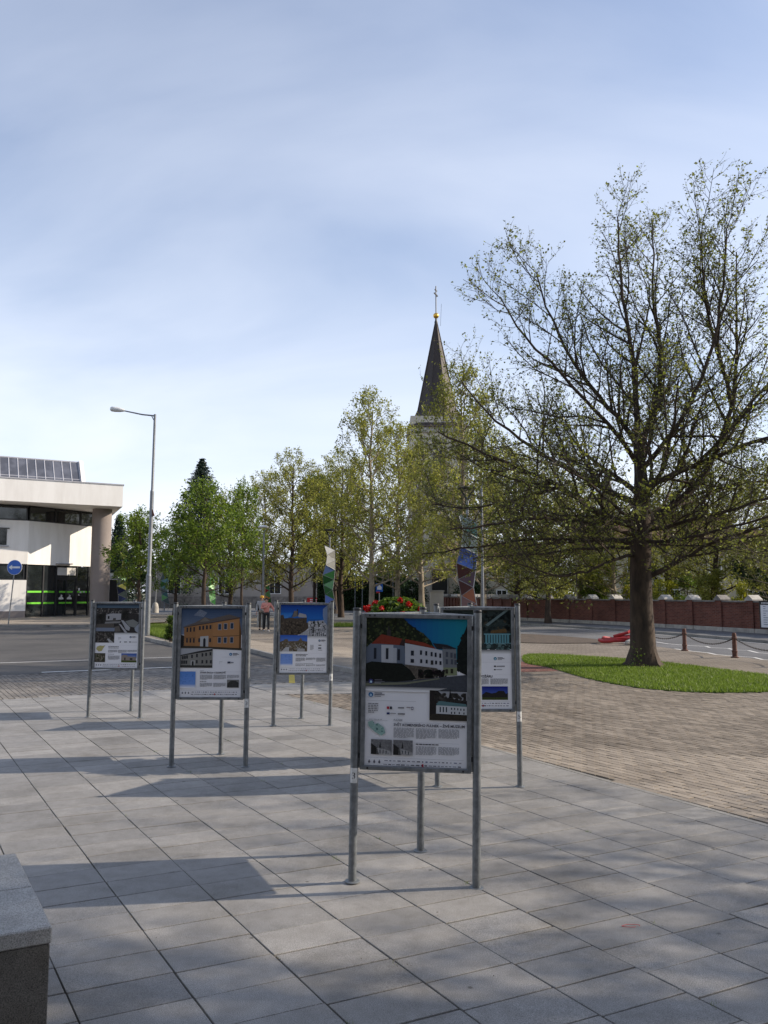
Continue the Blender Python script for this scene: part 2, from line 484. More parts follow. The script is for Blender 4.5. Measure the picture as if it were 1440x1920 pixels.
M['glass_sky'] = glass_mat('roof_glass', (0.12, 0.125, 0.15), 0.18)
M['frame_dark'] = pmat('dark_frame', (0.022, 0.023, 0.027), None, 4, 0.4)
M['frame_grey'] = pmat('grey_frame', (0.42, 0.42, 0.45), None, 4, 0.45)
M['neon_green'] = pmat('green_film', (0.16, 0.62, 0.03), (0.14, 0.55, 0.03), 4, 0.5)
M['white_film'] = pmat('white_film', (0.75, 0.75, 0.74), None, 8, 0.5)
M['sign_blue'] = pmat('sign_blue', (0.015, 0.11, 0.48), (0.013, 0.10, 0.43), 4, 0.35)
M['sign_white'] = pmat('sign_white', (0.8, 0.8, 0.79), None, 4, 0.4)
M['sign_red'] = pmat('sign_red', (0.5, 0.02, 0.02), None, 4, 0.4)
M['brick_wall'] = brick_sheet_mat('wall_brick', (0.20, 0.075, 0.052), (0.12, 0.046, 0.035), (0.19, 0.135, 0.11), 0.0, 0.25, 0.075, 0.006, 'UV', 0.65)
M['stone_light'] = pmat('light_stone', (0.46, 0.43, 0.38), (0.30, 0.28, 0.25), 3, 0.9, 0, 0.3, 20)
M['stone_dark'] = pmat('coping_stone', (0.24, 0.22, 0.20), (0.13, 0.12, 0.11), 3, 0.9, 0, 0.3, 20)
M['church_wall'] = pmat('church_plaster', (0.60, 0.55, 0.46), (0.46, 0.42, 0.35), 0.4, 0.9)
M['spire'] = pmat('spire_copper', (0.048, 0.034, 0.029), (0.026, 0.019, 0.017), 1.2, 0.65, 0.1, 0.2, 8, vscale=(1, 1, 0.25))
M['gold'] = pmat('gold_leaf', (0.85, 0.52, 0.10), (0.7, 0.40, 0.07), 3, 0.3, 0.9)
M['rust'] = pmat('rusty_iron', (0.16, 0.072, 0.05), (0.09, 0.042, 0.032), 12, 0.75, 0.2, 0.3, 50)
M['chain'] = pmat('dark_chain', (0.06, 0.05, 0.045), None, 10, 0.6, 0.5)
M['hose'] = pmat('red_hose', (0.40, 0.018, 0.018), (0.28, 0.014, 0.015), 5, 0.45)
M['tile_roof'] = pmat('roof_tile', (0.16, 0.075, 0.055), (0.10, 0.05, 0.04), 2, 0.9)
M['lamp_glass'] = pmat('lamp_cover', (0.72, 0.72, 0.70), None, 4, 0.3)
M['skin'] = pmat('skin', (0.50, 0.30, 0.22), (0.45, 0.26, 0.19), 20, 0.55)
M['car_blue'] = pmat('blue_car_paint', (0.018, 0.028, 0.045), None, 2, 0.2, 0.3)
M['car_red'] = pmat('red_car_paint', (0.33, 0.012, 0.015), None, 2, 0.22, 0.2)
M['rubber'] = pmat('rubber', (0.02, 0.02, 0.02), None, 10, 0.8)
M['chrome'] = pmat('wheel_metal', (0.5, 0.5, 0.52), None, 6, 0.3, 0.8)
M['headlamp'] = pmat('headlamp', (0.85, 0.85, 0.83), None, 6, 0.15)
M['wood'] = pmat('weathered_wood', (0.2, 0.14, 0.09), (0.12, 0.085, 0.055), 6, 0.85)

patchy(M['grass'], 1.3, (0.75, 0.72, 0.6), (1.25, 1.12, 1.0))
patchy(M['lawn'], 1.3, (0.75, 0.72, 0.6), (1.25, 1.12, 1.0))
# ------------------------------------------------------------------ ground helpers
rng = random.Random(7)
def clip(poly, conv):
    """clip a polygon by a convex clockwise polygon"""
    out = list(poly); n = len(conv)
    for i in range(n):
        a, b = conv[i], conv[(i + 1) % n]
        if not out: return []
        def side(p): return (b[0] - a[0]) * (p[1] - a[1]) - (b[1] - a[1]) * (p[0] - a[0])
        res = []
        for j in range(len(out)):
            p, q = out[j], out[(j + 1) % len(out)]
            sp, sq = side(p), side(q)
            if sp <= 0: res.append(p)
            if (sp < 0 < sq) or (sq < 0 < sp):
                t = sp / (sp - sq)
                res.append((p[0] + (q[0] - p[0]) * t, p[1] + (q[1] - p[1]) * t))
        out = res
    return out

def area(p):
    return abs(sum(p[i][0] * p[(i + 1) % len(p)][1] - p[(i + 1) % len(p)][0] * p[i][1] for i in range(len(p)))) / 2

def inside(p, poly):
    x, y = p; r = False; n = len(poly)
    for i in range(n):
        (x1, y1), (x2, y2) = poly[i], poly[(i + 1) % n]
        if (y1 > y) != (y2 > y) and x < (x2 - x1) * (y - y1) / (y2 - y1) + x1: r = not r
    return r

def smooth_loop(pts, k=4):
    n = len(pts); out = []
    for i in range(n):
        p0, p1, p2, p3 = (Vector(pts[(i + j) % n]) for j in (-1, 0, 1, 2))
        for s in range(k):
            t = s / k
            q = 0.5 * ((2 * p1) + (-p0 + p2) * t + (2 * p0 - 5 * p1 + 4 * p2 - p3) * t * t + (-p0 + 3 * p1 - 3 * p2 + p3) * t ** 3)
            out.append((q.x, q.y))
    return out

def sheet(name, pts, z, mat, kind='structure', parent=None):
    n = len(pts)
    if sum(pts[i][0] * pts[(i + 1) % n][1] - pts[(i + 1) % n][0] * pts[i][1] for i in range(n)) < 0: pts = list(reversed(pts))
    o = MB().poly([(p[0], p[1], z) for p in pts]).build(name, mat, parent)
    if kind: o['kind'] = kind
    return o

def band_strip(mb, pts, w, z):
    for a, b in zip(pts, pts[1:]):
        d = Vector((b[0] - a[0], b[1] - a[1])); d.normalize(); nn = Vector((-d.y, d.x)) * w / 2
        mb.poly([(a[0] - nn.x, a[1] - nn.y, z), (b[0] - nn.x, b[1] - nn.y, z), (b[0] + nn.x, b[1] + nn.y, z), (a[0] + nn.x, a[1] + nn.y, z)])

def in_view(x, y, m=1.0):
    return y > 2.2 and abs(x) < 0.485 * y + m

# ------------------------------------------------------------------ ground sheets
sheet('ground', [(-3000, -800), (3000, -800), (3000, 5000), (-3000, 5000)], -0.08, M['ground'])
P1 = [(-16, 9.72), (-3.05, 17.62), (-0.17, 13.04), (1.45, 10.24), (3.22, 7.03), (5.6, 2.7), (7.0, 0), (7.0, -3), (-16, -3)]
P2 = [(-3.02, 17.66), (-0.77, 18.25), (1.4, 18.75), (1.4, 16.55), (-0.65, 16.1), (-2.03, 15.98)]
sheet('joint_bed', [(-45, -12), (16, -12), (14, 14), (12, 22), (-0.1, 19.2), (-2.2, 23.2), (-8, 21), (-45, 3.5)], -0.012, M['joint'])

# asphalt yard on the left
K = [(0.9, 18.9), (-0.2, 19.15), (-1.07, 20.7), (-3.19, 24.5), (-4.45, 27.4), (-7.57, 29.85), (-9.9, 34.2), (-11.5, 37.8), (-13.2, 43.5), (-16.2, 47.6), (-22.05, 47.0), (-34, 43.6), (-70, 33)]
road = sheet('road', [(-70, -8), (-9.16 - 20.8, 9.62), (-9.16, 19.63), (-5.42, 21.43), (-2.2, 22.95), (-0.9, 20.2), (2, 21), (-2, 30), (-8, 40), (-14, 50), (-40, 50), (-72, 40)], -0.004, M['asphalt'])
mk = MB()
band_strip(mk, [(-20.5, 18.4), (-10.03, 23.4), (-6.37, 25.14), (-5.0, 25.8)], 0.10, 0.001)
band_strip(mk, [(-8.47, 20.35), (-5.46, 21.8), (-3.9, 22.55)], 0.14, 0.001)
band_strip(mk, [(-22, 13.8), (-15.2, 17.1)], 0.14, 0.001)
mk.build('painted_line', M['paint_white'], road)

# ------------------------------------------------------------------ granite plaza
plaza = bpy.data.objects.new('plaza_pavement', None); COL.objects.link(plaza); plaza['kind'] = 'structure'
E1 = Vector((math.cos(GA), math.sin(GA))); E2 = Vector((math.cos(R(25.8)), math.sin(R(25.8))))
L1, L2 = 0.31, 0.523
O0 = Vector((-1.08, 5.40))
def para(c, g1, g2):
    a, b = E1 * (L1 / 2 - g1), E2 * (L2 / 2 - g2)
    return [tuple(c - a - b), tuple(c - a + b), tuple(c + a + b), tuple(c + a - b)]
slab_meshes = []
for g1, g2 in ((0.0052, 0.0040), (0.0075, 0.0058), (0.0030, 0.0048), (0.0060, 0.0020), (0.0024, 0.0030), (0.0045, 0.0024)):
    slab_meshes.append(MB().prism(para(Vector((0, 0)), g1, g2), -0.05, 0).mesh('slab', M['slab'], bevel=0.0022))
cells = []
for i in range(-60, 70):
    for j in range(-45, 40):
        c = O0 + E1 * L1 * (i + 0.5) + E2 * L2 * (j + 0.5)
        # every column of slabs was laid separately: small drift along its length
        dr = 0.05 * math.sin(j * 12.9898) + (0.06 if j in (3, 4) else 0)
        c = c + E1 * dr
        if c.y < 0.8 or c.y > 19.5 or abs(c.x) > 0.5 * c.y + 3.2: continue
        full = para(c, 0, 0)
        for P in (P1, P2):
            q = clip(full, P)
            if q and area(q) > 0.006:
                cells.append((c, q, area(q) > area(full) * 0.999))
cells.sort(key=lambda t: (0 if in_view(t[0].x, t[0].y, 0.2) else 1, t[0].length))
n_ind = 0
far = MB(); tints = []
for c, q, whole in cells:
    if n_ind < 300 and in_view(c.x, c.y, 0.2):
        if whole:
            o = link('slab', rng.choice(slab_meshes), plaza, (c.x, c.y, rng.uniform(-0.0015, 0.001)),
                     (rng.gauss(0, 0.0022), rng.gauss(0, 0.0022), 0))
            if (c - Vector((2.35, 5.56))).length < 0.2:
                o.rotation_euler = (R(2.2), R(-1.0), 0); o.location.z += 0.007
        else:
            cc = Vector((sum(p[0] for p in q) / len(q), sum(p[1] for p in q) / len(q)))
            qq = [tuple((Vector(p) - cc) * 0.985) for p in q]
            MB().prism(qq, -0.05, 0).build('slab', M['slab'], plaza, loc=(cc.x, cc.y, 0))
        n_ind += 1
    else:
        cc = Vector((sum(p[0] for p in q) / len(q), sum(p[1] for p in q) / len(q)))
        dz = rng.uniform(-0.0012, 0.001); tx, ty = rng.gauss(0, 0.003), rng.gauss(0, 0.003)
        a = len(far.f)
        far.prism([tuple(cc + (Vector(p) - cc) * 0.978) for p in q], -0.03, dz, bottom=False)
        tints += [rng.random()] * (len(far.f) - a)
fo = far.build('outer_slabs', M['slab'], plaza); fo['kind'] = 'stuff'
ta = fo.data.attributes.new('tint', 'FLOAT', 'FACE'); ta.data.foreach_set('value', tints)

# stone edging between slabs and pavers
edging = bpy.data.objects.new('plaza_edging', None); COL.objects.link(edging); edging['kind'] = 'structure'
ep = [Vector(p) for p in ((-3.05, 17.62), (-0.17, 13.04), (1.45, 10.24), (3.22, 7.03), (5.6, 2.7))]
for a, b in zip(ep, ep[1:]):
    d = (b - a); n = max(1, int(d.length / 0.8)); st = d / n; ang = math.atan2(d.y, d.x)
    for k in range(n):
        m = a + st * (k + .5)
        if (a + st * (k + .5)).y > 15.9: continue
        nn = Vector((d.y, -d.x)).normalized() * -0.034
        MB().box((0, 0, -0.03), (st.length - 0.006, 0.06, 0.062)).build('edge_stone', M['paver_red'] if False else M['kerb'], edging, loc=(m.x + nn.x, m.y + nn.y, 0), rot=(0, 0, ang))

# ------------------------------------------------------------------ clay pavers
GRASS = smooth_loop([(3.96, 23.05), (4.34, 21.58), (4.65, 18.91), (5.12, 17.3), (5.72, 16.5), (6.5, 16.2), (7.63, 16.3), (8.8, 16.6), (9.9, 17.4), (9.6, 18.9), (8.9, 19.9), (7.78, 23.05), (6.21, 25.14), (4.6, 26.0)])
REDP = [(3.2, 20.35), (4.4, 20.7), (4.1, 23.4), (2.0, 23.2), (2.0, 21.0)]
def pavers(name, region, block, mat, ax, n_max, near, group_far, maxd):
    root = bpy.data.objects.new(name, None); COL.objects.link(root); root['kind'] = 'structure'
    a1 = Vector((math.cos(ax), math.sin(ax))); a2 = Vector((-a1.y, a1.x))
    pl, pw = 0.20, 0.10
    me = MB().prism([tuple(a1 * sx * (pl / 2 - .0065) + a2 * sy * (pw / 2 - .0050)) for sx, sy in ((-1, -1), (1, -1), (1, 1), (-1, 1))], -0.03, 0, False).mesh('paver', mat, bevel=0.0025)
    cs = []
    for i in range(-150, 150):
        for j in range(-260, 260):
            c = a1 * pl * (i + (0.5 if j % 2 else 0)) + a2 * pw * j + Vector(near)
            if not in_view(c.x, c.y, 1.6) or c.y > maxd: continue
            if not inside(c, region) or any(inside(c, b) for b in block): continue
            cs.append(c)
    cs.sort(key=lambda c: (0 if in_view(c.x, c.y, -0.05) else 1, c.length))
    st = MB()
    for k, c in enumerate(cs):
        z = rng.gauss(0, 0.0014)
        if k < n_max:
            link('paver', me, root, (c.x, c.y, z), (rng.gauss(0, .006), rng.gauss(0, .006), rng.gauss(0, .012)))
        else:
            w = rng.gauss(0, 0.012)
            b1 = a1 * math.cos(w) + a2 * math.sin(w); b2 = Vector((-b1.y, b1.x))
            q = [c + b1 * sx * (pl / 2 - .008) + b2 * sy * (pw / 2 - .0055) for sx, sy in ((-1, -1), (1, -1), (1, 1), (-1, 1))]
            b = len(st.v)
            t = [z + rng.gauss(0, .0008) for _ in range(4)]
            st.v += [(p.x, p.y, -0.016) for p in q] + [(p.x, p.y, tz) for p, tz in zip(q, t)]
            for f in ((4, 5, 6, 7), (0, 1, 5, 4), (1, 2, 6, 5), (2, 3, 7, 6), (3, 0, 4, 7)):
                st.f.append(tuple(b + x for x in f)); st.c.append(None); st.g.append(0)
    o = st.build(group_far, mat, root); o['kind'] = 'stuff'
    return root
E_BAND = [(-2.0, 15.9), (-0.1, 13.1), (1.52, 10.28), (3.29, 7.07), (5.68, 2.74), (7.0, 0.3), (14, 0.3), (13.4, 10), (12.2, 19.0), (1.4, 19.0), (1.4, 16.5), (-0.65, 16.05)]
paved = pavers('brick_pavement', E_BAND, [GRASS], M['paver'], GA, 300, (2.0, 8.0), 'farther_pavers', 19.0)
LOT = [(-30, 0.9), (-16, 9.78), (-3.02, 17.72), (-0.77, 18.3), (0.9, 18.7), (-0.2, 19.1), (-2.2, 22.9), (-5.42, 21.38), (-9.16, 19.58), (-30, 9.5)]
pavers('parking_pavement', LOT, [], M['paver_grey'], GA, 300, (-5.0, 17.0), 'farther_lot_pavers', 24.0)
yl = MB(); band_strip(yl, [(-2.28, 20.3), (-2.0, 17.9)], 0.13, 0.006); 
o = yl.build('yellow_marking', M['paint_yellow']); o['kind'] = 'structure'

# far part of the paving: one sheet, bricks too small to tell apart
N_EDGE = [(12.2, 19.0), (11.2, 23.95), (9.99, 30.13), (9.26, 33.1), (6.41, 38.6), (3.6, 47), (-1, 56), (-8, 64), (-30, 78)]
far_pave = sheet('promenade', K[1:-1] + [(-70, 60), (-30, 78)] + list(reversed(N_EDGE[:-1])) + [(1.4, 19.0), (0.9, 18.9)], -0.003, M['paver_sheet'])
rp_ = MB()
def offs(k, d):
    a = Vector(K[max(k - 1, 0)]); b = Vector(K[min(k + 1, len(K) - 1)]); t = (b - a).normalized()
    return Vector(K[k]) + Vector((t.y, -t.x)) * d
lv = [(0.0, 0.11), (1.4, 0.09), (2.8, 0.03), (3.8, 0.001)]
for k in range(1, len(K) - 2):
    for (d0, z0), (d1, z1) in zip(lv, lv[1:]):
        p = [offs(k, d0), offs(k + 1, d0), offs(k + 1, d1), offs(k, d1)]
        rp_.poly([(p[0].x, p[0].y, z0), (p[3].x, p[3].y, z1), (p[2].x, p[2].y, z1), (p[1].x, p[1].y, z0)])
o = rp_.build('promenade_margin', M['walk_sheet']); o['kind'] = 'structure'
kerb = bpy.data.objects.new('kerb', None); COL.objects.link(kerb); kerb['kind'] = 'structure'
def kerb_line(pts, root, h=0.118, w=0.13, step=1.0, z0=-0.05):
    for a, b in zip(pts, pts[1:]):
        a, b = Vector(a), Vector(b); d = b - a; n = max(1, round(d.length / step)); st = d / n; ang = math.atan2(d.y, d.x)
        me = MB().box((0, 0, (h + z0) / 2), (st.length - 0.008, w, h - z0)).mesh('kerb_stone', M['kerb'], bevel=0.008)
        for k in range(n):
            m = a + st * (k + .5)
            link('kerb_stone', me, root, (m.x, m.y, rng.uniform(-.004, .002)), (0, 0, ang + rng.gauss(0, .004)))
kerb_line(K[1:], kerb)
sheet('red_paving', REDP, 0.003, M['paver_sheet_red'])

# ------------------------------------------------------------------ the street along the brick wall
F_EDGE = [(17.6, 20), (15.0, 32.0), (12.9, 40.5), (8.27, 50.9), (5.4, 62), (3.6, 95)]
street = sheet('street', N_EDGE[:-1] + [(-30, 78), (-80, 95), (-80, 120), (3.6, 120)] + list(reversed(F_EDGE)) + [(20, 8), (13.3, 8)], -0.006, M['asphalt_grey'])
mk = MB()
band_strip(mk, [(16.9, 21.5), (14.72, 32.0), (13.35, 37.6), (12.2, 41.0), (10.2, 45.9), (8.0, 50.6)], 0.11, 0.0)
for zz in ([(10.91, 32.87), (10.98, 31.71), (11.43, 30.63), (11.85, 30.17), (11.73, 29.51), (12.2, 29.08), (12.1, 28.27), (12.46, 28.08), (12.28, 26.95), (12.6, 26.5)],
           [(10.24, 28.88), (10.39, 27.69), (10.64, 26.95), (10.59, 26.17), (10.94, 25.43), (11.28, 25.04), (11.17, 24.22), (11.5, 23.8)]):
    band_strip(mk, zz, 0.10, 0.0)
mk.build('painted_line', M['paint_white'], street)
kerb2 = bpy.data.objects.new('street_kerb', None); COL.objects.link(kerb2); kerb2['kind'] = 'structure'
kerb_line(F_EDGE[:-1], kerb2, 0.12, 0.14, 1.5)
WALL = [(21.8, 22.0), (19.4, 31.0), (17.34, 38.09), (15.75, 42.6), (13.3, 48.4), (9.3, 55.6), (7.9, 62.5), (6.0, 92.0)]
sheet('sidewalk', [(17.67, 20)] + [(p[0] + .07, p[1]) for p in F_EDGE[1:]] + [(p[0] + .2, p[1] + .1) for p in reversed(WALL)] + [(23, 18)], 0.105, M['asphalt_grey'])
sheet('planting_bed', smooth_loop([(6.2, 39.2), (8.3, 36.4), (9.2, 33.0), (8.3, 32.0), (5.6, 32.1), (4.5, 35)]), 0.02, M['earth'])
# grass strips
def grass(name, loop, n, label, h=0.09, z=0.02, group=None):
    o = sheet(name + '_base', loop, z, M['lawn'])
    o.name = 'lawn'
    xs = [p[0] for p in loop]; ys = [p[1] for p in loop]
    V = []; Fc = []; k = 0
    r = random.Random(n)
    while k < n:
        x, y = r.uniform(min(xs), max(xs)), r.uniform(min(ys), max(ys))
        if not inside((x, y), loop): continue
        hh = h * r.uniform(.4, 1.25); a = r.uniform(0, 6.28); w = 0.011 * r.uniform(.7, 1.5)
        bx, by = r.gauss(0, .03), r.gauss(0, .03)
        b = len(V)
        V += [(x - math.cos(a) * w, y - math.sin(a) * w, z - .01), (x + math.cos(a) * w, y + math.sin(a) * w, z - .01), (x + bx, y + by, z + hh)]
        Fc.append((b, b + 1, b + 2)); k += 1
    me = bpy.data.meshes.new('grass'); me.from_pydata(V, [], Fc); me.materials.append(M['grass'])
    g = link('grass', me); tag(g, label, 'grass', group, 'stuff')
    return g
grass('lawn_island', GRASS, 60000, 'bright green mown grass around the foot of the big bare-branched tree', 0.065, 0.008)
STRIP = smooth_loop([(-12.6, 43.5), (-11.2, 38.0), (-9.6, 34.6), (-7.4, 30.2), (-6.0, 29.4), (-5.9, 30.6), (-7.3, 35), (-9.6, 42.5), (-11, 45)], 3)
grass('lawn_strip', STRIP, 26000, 'rough green grass strip behind the kerb beside the tall street lamp', 0.22, 0.12)
grass('lawn_far', smooth_loop([(-3.6, 47.5), (0.5, 46.8), (2.6, 43), (4.4, 40.2), (4.6, 42.5), (1.5, 50), (-3.4, 51)], 3), 9000, 'thin strip of grass behind the flower tower along the street', 0.16, 0.02)
# ------------------------------------------------------------------ posters (flat print)
PW, PH = 0.70, 1.00
class Poster:
    def __init__(s, seed):
        s.mb = MB(); s.l = 1; s.r = random.Random(seed)
    def poly(s, pts, col, grain=0.0):
        y = -0.00025 * s.l
        pp = [((p[0] - .5) * PW, y, (1 - p[1]) * PH) for p in pts]
        n = len(pp)
        if sum(pp[i][0] * pp[(i + 1) % n][2] - pp[(i + 1) % n][0] * pp[i][2] for i in range(n)) < 0: pp.reverse()
        s.mb.poly(pp, col, grain)
    def rect(s, x0, y0, x1, y1, col, grain=0.0): s.poly([(x0, y0), (x1, y0), (x1, y1), (x0, y1)], col, grain)
    def up(s): s.l += 1
    def grad(s, x0, y0, x1, y1, ca, cb, n=10, vert=True, grain=0.0):
        for k in range(n):
            t = k / (n - 1); c = tuple(a + (b - a) * t for a, b in zip(ca, cb))
            if vert: s.rect(x0, y0 + (y1 - y0) * k / n, x1, y0 + (y1 - y0) * (k + 1) / n, c, grain)
            else: s.rect(x0 + (x1 - x0) * k / n, y0, x0 + (x1 - x0) * (k + 1) / n, y1, c, grain)
    def blobs(s, x0, y0, x1, y1, cols, n, sz, test=None):
        for _ in range(n):
            x, y = s.r.uniform(x0, x1), s.r.uniform(y0, y1)
            if test and not inside((x, y), test): continue
            w = sz * s.r.uniform(.5, 1.3); a0 = s.r.uniform(0, 6)
            s.poly([(min(x1, max(x0, x + w * math.cos(a0 + k * 1.047))), min(y1, max(y0, y + w * .7 * math.sin(a0 + k * 1.047)))) for k in range(6)], s.r.choice(cols), 0.5)
    def windows(s, pts, w, h, col=(0.02, 0.025, 0.035), rim=None):
        if rim:
            for x, y in pts: s.rect(x - w / 2 - .006, y - h / 2 - .005, x + w / 2 + .006, y + h / 2 + .005, rim)
            s.up()
        for x, y in pts: s.rect(x - w / 2, y - h / 2, x + w / 2, y + h / 2, col)
        s.up()
    def textblock(s, x0, y0, x1, y1, lines, col=(0.22, 0.22, 0.23)):
        ph = (y1 - y0) / lines
        for k in range(lines):
            xe = x1 if k < lines - 1 else x0 + (x1 - x0) * s.r.uniform(.4, .9)
            x = x0; y = y0 + k * ph
            while x < xe - .004:
                w = min(s.r.uniform(.012, .04), xe - x)
                s.rect(x, y + ph * .22, x + w, y + ph * .72, col); x += w + .006
    def logos(s, y):
        s.up()
        s.rect(.03, y - .02, .97, y - .0185, (.35, .35, .36))
        for k, x in enumerate((.05, .10, .15)):
            s.poly([(x - .012, y + .012), (x, y - .006), (x + .012, y + .012), (x, y + .022)], (.10, .10, .12))
        x = .2
        while x < .95:
            w = s.r.uniform(.012, .035); h = s.r.uniform(.004, .009)
            c = s.r.choice([(.08, .08, .1), (.15, .16, .2), (.3, .3, .32), (.1, .12, .22)])
            s.rect(x, y - h / 2, x + w, y + h / 2, c)
            s.rect(x - .01, y + .025 - h / 2, x + w * .8, y + .025 + h / 2, s.r.choice([(.08, .08, .1), (.3, .3, .32)]))
            x += w + s.r.uniform(.012, .022)
        s.rect(.565, y + .015, .583, y + .033, (.45, .02, .04))
    def emblem(s, x, y, c=(0.02, .13, .30), side=1):
        s.up()
        for k in range(12):
            a, b = k * math.pi / 6, (k + 1) * math.pi / 6
            s.poly([(x, y), (x + .024 * math.cos(a), y + .0168 * math.sin(a)), (x + .024 * math.cos(b), y + .0168 * math.sin(b))], c)
        s.up()
        s.poly([(x - .014, y + .008), (x, y - .008), (x + .012, y + .002), (x + .008, y + .01)], (.45, .62, .75))
        for k, (w, cc) in enumerate(((.075, .12), (.10, .12), (.065, .3))):
            s.rect(x + .036, y - .014 + k * .0105, x + .036 + w, y - .008 + k * .0105, (cc, cc, cc + .02))
    def text(s, x, y, size, txt, col):
        cu = bpy.data.curves.new('lettering', 'FONT'); cu.body = txt; cu.size = size; cu.offset = size * .028
        ob = bpy.data.objects.new('lettering', cu); COL.objects.link(ob)
        dg = bpy.context.evaluated_depsgraph_get()
        me = bpy.data.meshes.new_from_object(ob.evaluated_get(dg))
        y0 = -0.00025 * s.l
        for p in me.polygons:
            s.mb.poly([((x - .5) * PW + me.vertices[i].co.x, y0, (1 - y) * PH + me.vertices[i].co.y) for i in p.vertices], col)
        bpy.data.objects.remove(ob); bpy.data.curves.remove(cu); bpy.data.meshes.remove(me)
    def done(s, name):
        return s.mb.mesh(name, M['print'])

INK = (.03, .03, .04)
WHT = (.80, .80, .82)
def base(p, y): p.rect(0, 0, 1, 1, WHT); p.up()

def poster_fulnek():
    p = Poster(3); base(p, 0)
    p.grad(.2, 0, 1, .30, (.006, .035, .30), (.008, .21, .27), 14, vert=False); p.up()
    hill = [(0, 0), (.37, 0), (.42, .035), (.50, .075), (.58, .11), (.64, .15), (.67, .19), (.5, .24), (0, .24)]
    p.poly(hill, (.010, .016, .008), .5); p.up()
    p.blobs(0, 0, .66, .2, [(.02, .032, .012), (.045, .06, .02), (.008, .012, .006), (.07, .085, .035)], 420, .013, hill); p.up()
    tr = [(.90, .20), (.94, .14), (.98, .07), (1, .03), (1, .38), (.93, .36), (.90, .28)]
    p.poly(tr, (.006, .010, .010), .3); p.blobs(.86, .10, 1, .36, [(.006, .010, .010), (.012, .018, .016)], 90, .022, [(.9, .2), (1, .02), (1, .38), (.9, .34)]); p.up()
    p.poly([(.21, .115), (.22, .045), (.235, .085), (.24, .115)], (.03, .028, .028)); p.rect(.205, .085, .243, .125, (.05, .045, .045)); p.up()
    p.poly([(0, .205), (.05, .175), (.38, .17), (.39, .335), (0, .335)], (.12, .145, .19)); p.up()
    p.poly([(.15, .185), (.27, .185), (.275, .33), (.155, .33)], (.42, .44, .47)); p.poly([(.27, .205), (.305, .205), (.305, .345), (.27, .345)], (.38, .40, .43)); p.up()
    p.poly([(.05, .18), (.15, .112), (.36, .142), (.33, .185), (.15, .178)], (.20, .035, .02), .15)
    p.poly([(.39, .142), (.58, .165), (.68, .195), (.69, .205), (.385, .165)], (.21, .036, .02), .15); p.up()
    p.poly([(.33, .185), (.36, .142), (.39, .165), (.385, .19)], (.035, .02, .02)); p.up()
    p.poly([(.385, .17), (.69, .205), (.755, .215), (.765, .35), (.39, .335)], (.46, .47, .50)); p.up()
    p.poly([(.66, .165), (.80, .175), (.895, .20), (.88, .205), (.70, .205)], (.02, .02, .025))
    p.poly([(.755, .19), (.89, .205), (.90, .33), (.765, .33)], (.17, .185, .20)); p.poly([(.765, .33), (.90, .325), (.90, .38), (.775, .385)], (.22, .25, .14)); p.up()
    p.windows([(.09, .245), (.21, .245), (.325, .25)], .026, .075, (.02, .025, .035))
    p.windows([(.46, .237)], .03, .034); p.windows([(.46, .29)], .034, .025)
    p.windows([(.545, .232), (.597, .236), (.65, .241), (.69, .245), (.735, .25)], .02, .03)
    p.windows([(.548, .29), (.602, .292), (.695, .297), (.738, .30)], .02, .026)
    p.windows([(.655, .298)], .026, .03, (.03, .03, .03)); p.windows([(.80, .24), (.845, .245), (.88, .25), (.80, .29), (.85, .29), (.885, .292)], .022, .034, (.07, .08, .10))
    p.windows([(.80, .355), (.85, .352)], .025, .03, (.03, .03, .02))
    p.poly([(.385, .315), (.70, .335), (.76, .375), (.62, .42), (.47, .415)], (.10, .085, .07), .6); p.up()
    p.poly([(0, .315), (.06, .30), (.18, .305), (.36, .31), (.44, .35), (.50, .41), (.4, .44), (0, .45)], (.008, .011, .009), .5); p.up()
    p.blobs(.52, .345, .8, .405, [(.01, .013, .012), (.02, .024, .02), (.03, .02, .025)], 70, .018); p.up()
    p.poly([(0, .435), (.3, .435), (.7, .40), (1, .375), (1, .49), (0, .49)], (.055, .062, .075), .2)
    p.up(); p.poly([(.0, .448), (.4, .436), (.72, .402), (.74, .407), (.4, .45), (0, .466)], (.16, .17, .12)); p.up()
    for k in range(6): p.rect(0, .468 + k * .004, .80 - k * .02, .472 + k * .004, tuple(.12 + (.72 - .12) * (k + 1) / 6 for _ in range(3)))
    p.rect(0, .492, 1, .50, WHT); p.up()
    p.rect(.635, .485, 1, .685, (.022, .019, .018), .4); p.up()
    p.poly([(.72, .49), (1, .49), (1, .55), (.8, .54)], (.30, .31, .33)); p.up()
    p.blobs(.68, .50, .99, .56, [(.04, .038, .035), (.06, .055, .05)], 60, .018); p.up()
    p.poly([(.70, .575), (.73, .555), (.99, .572), (1, .59), (.71, .585)], (.10, .19, .20)); p.poly([(.70, .585), (1, .59), (1, .645), (.70, .64)], (.52, .54, .55)); p.poly([(.822, .535), (.835, .468), (.848, .535)], (.01, .01, .012)); p.up()
    p.windows([(.74, .612), (.77, .612), (.80, .612)], .012, .035); p.windows([(.85, .605), (.88, .605), (.91, .607), (.94, .609), (.97, .61), (.85, .632), (.88, .632), (.925, .632), (.97, .634)], .011, .014)
    p.rect(.635, .645, 1, .685, (.035, .03, .022), .4); p.up()
    p.emblem(.055, .525); p.rect(.02, .563, .50, .5645, (.35, .35, .36))
    p.textblock(.03, .58, .13, .65, 6, (.2, .2, .21))
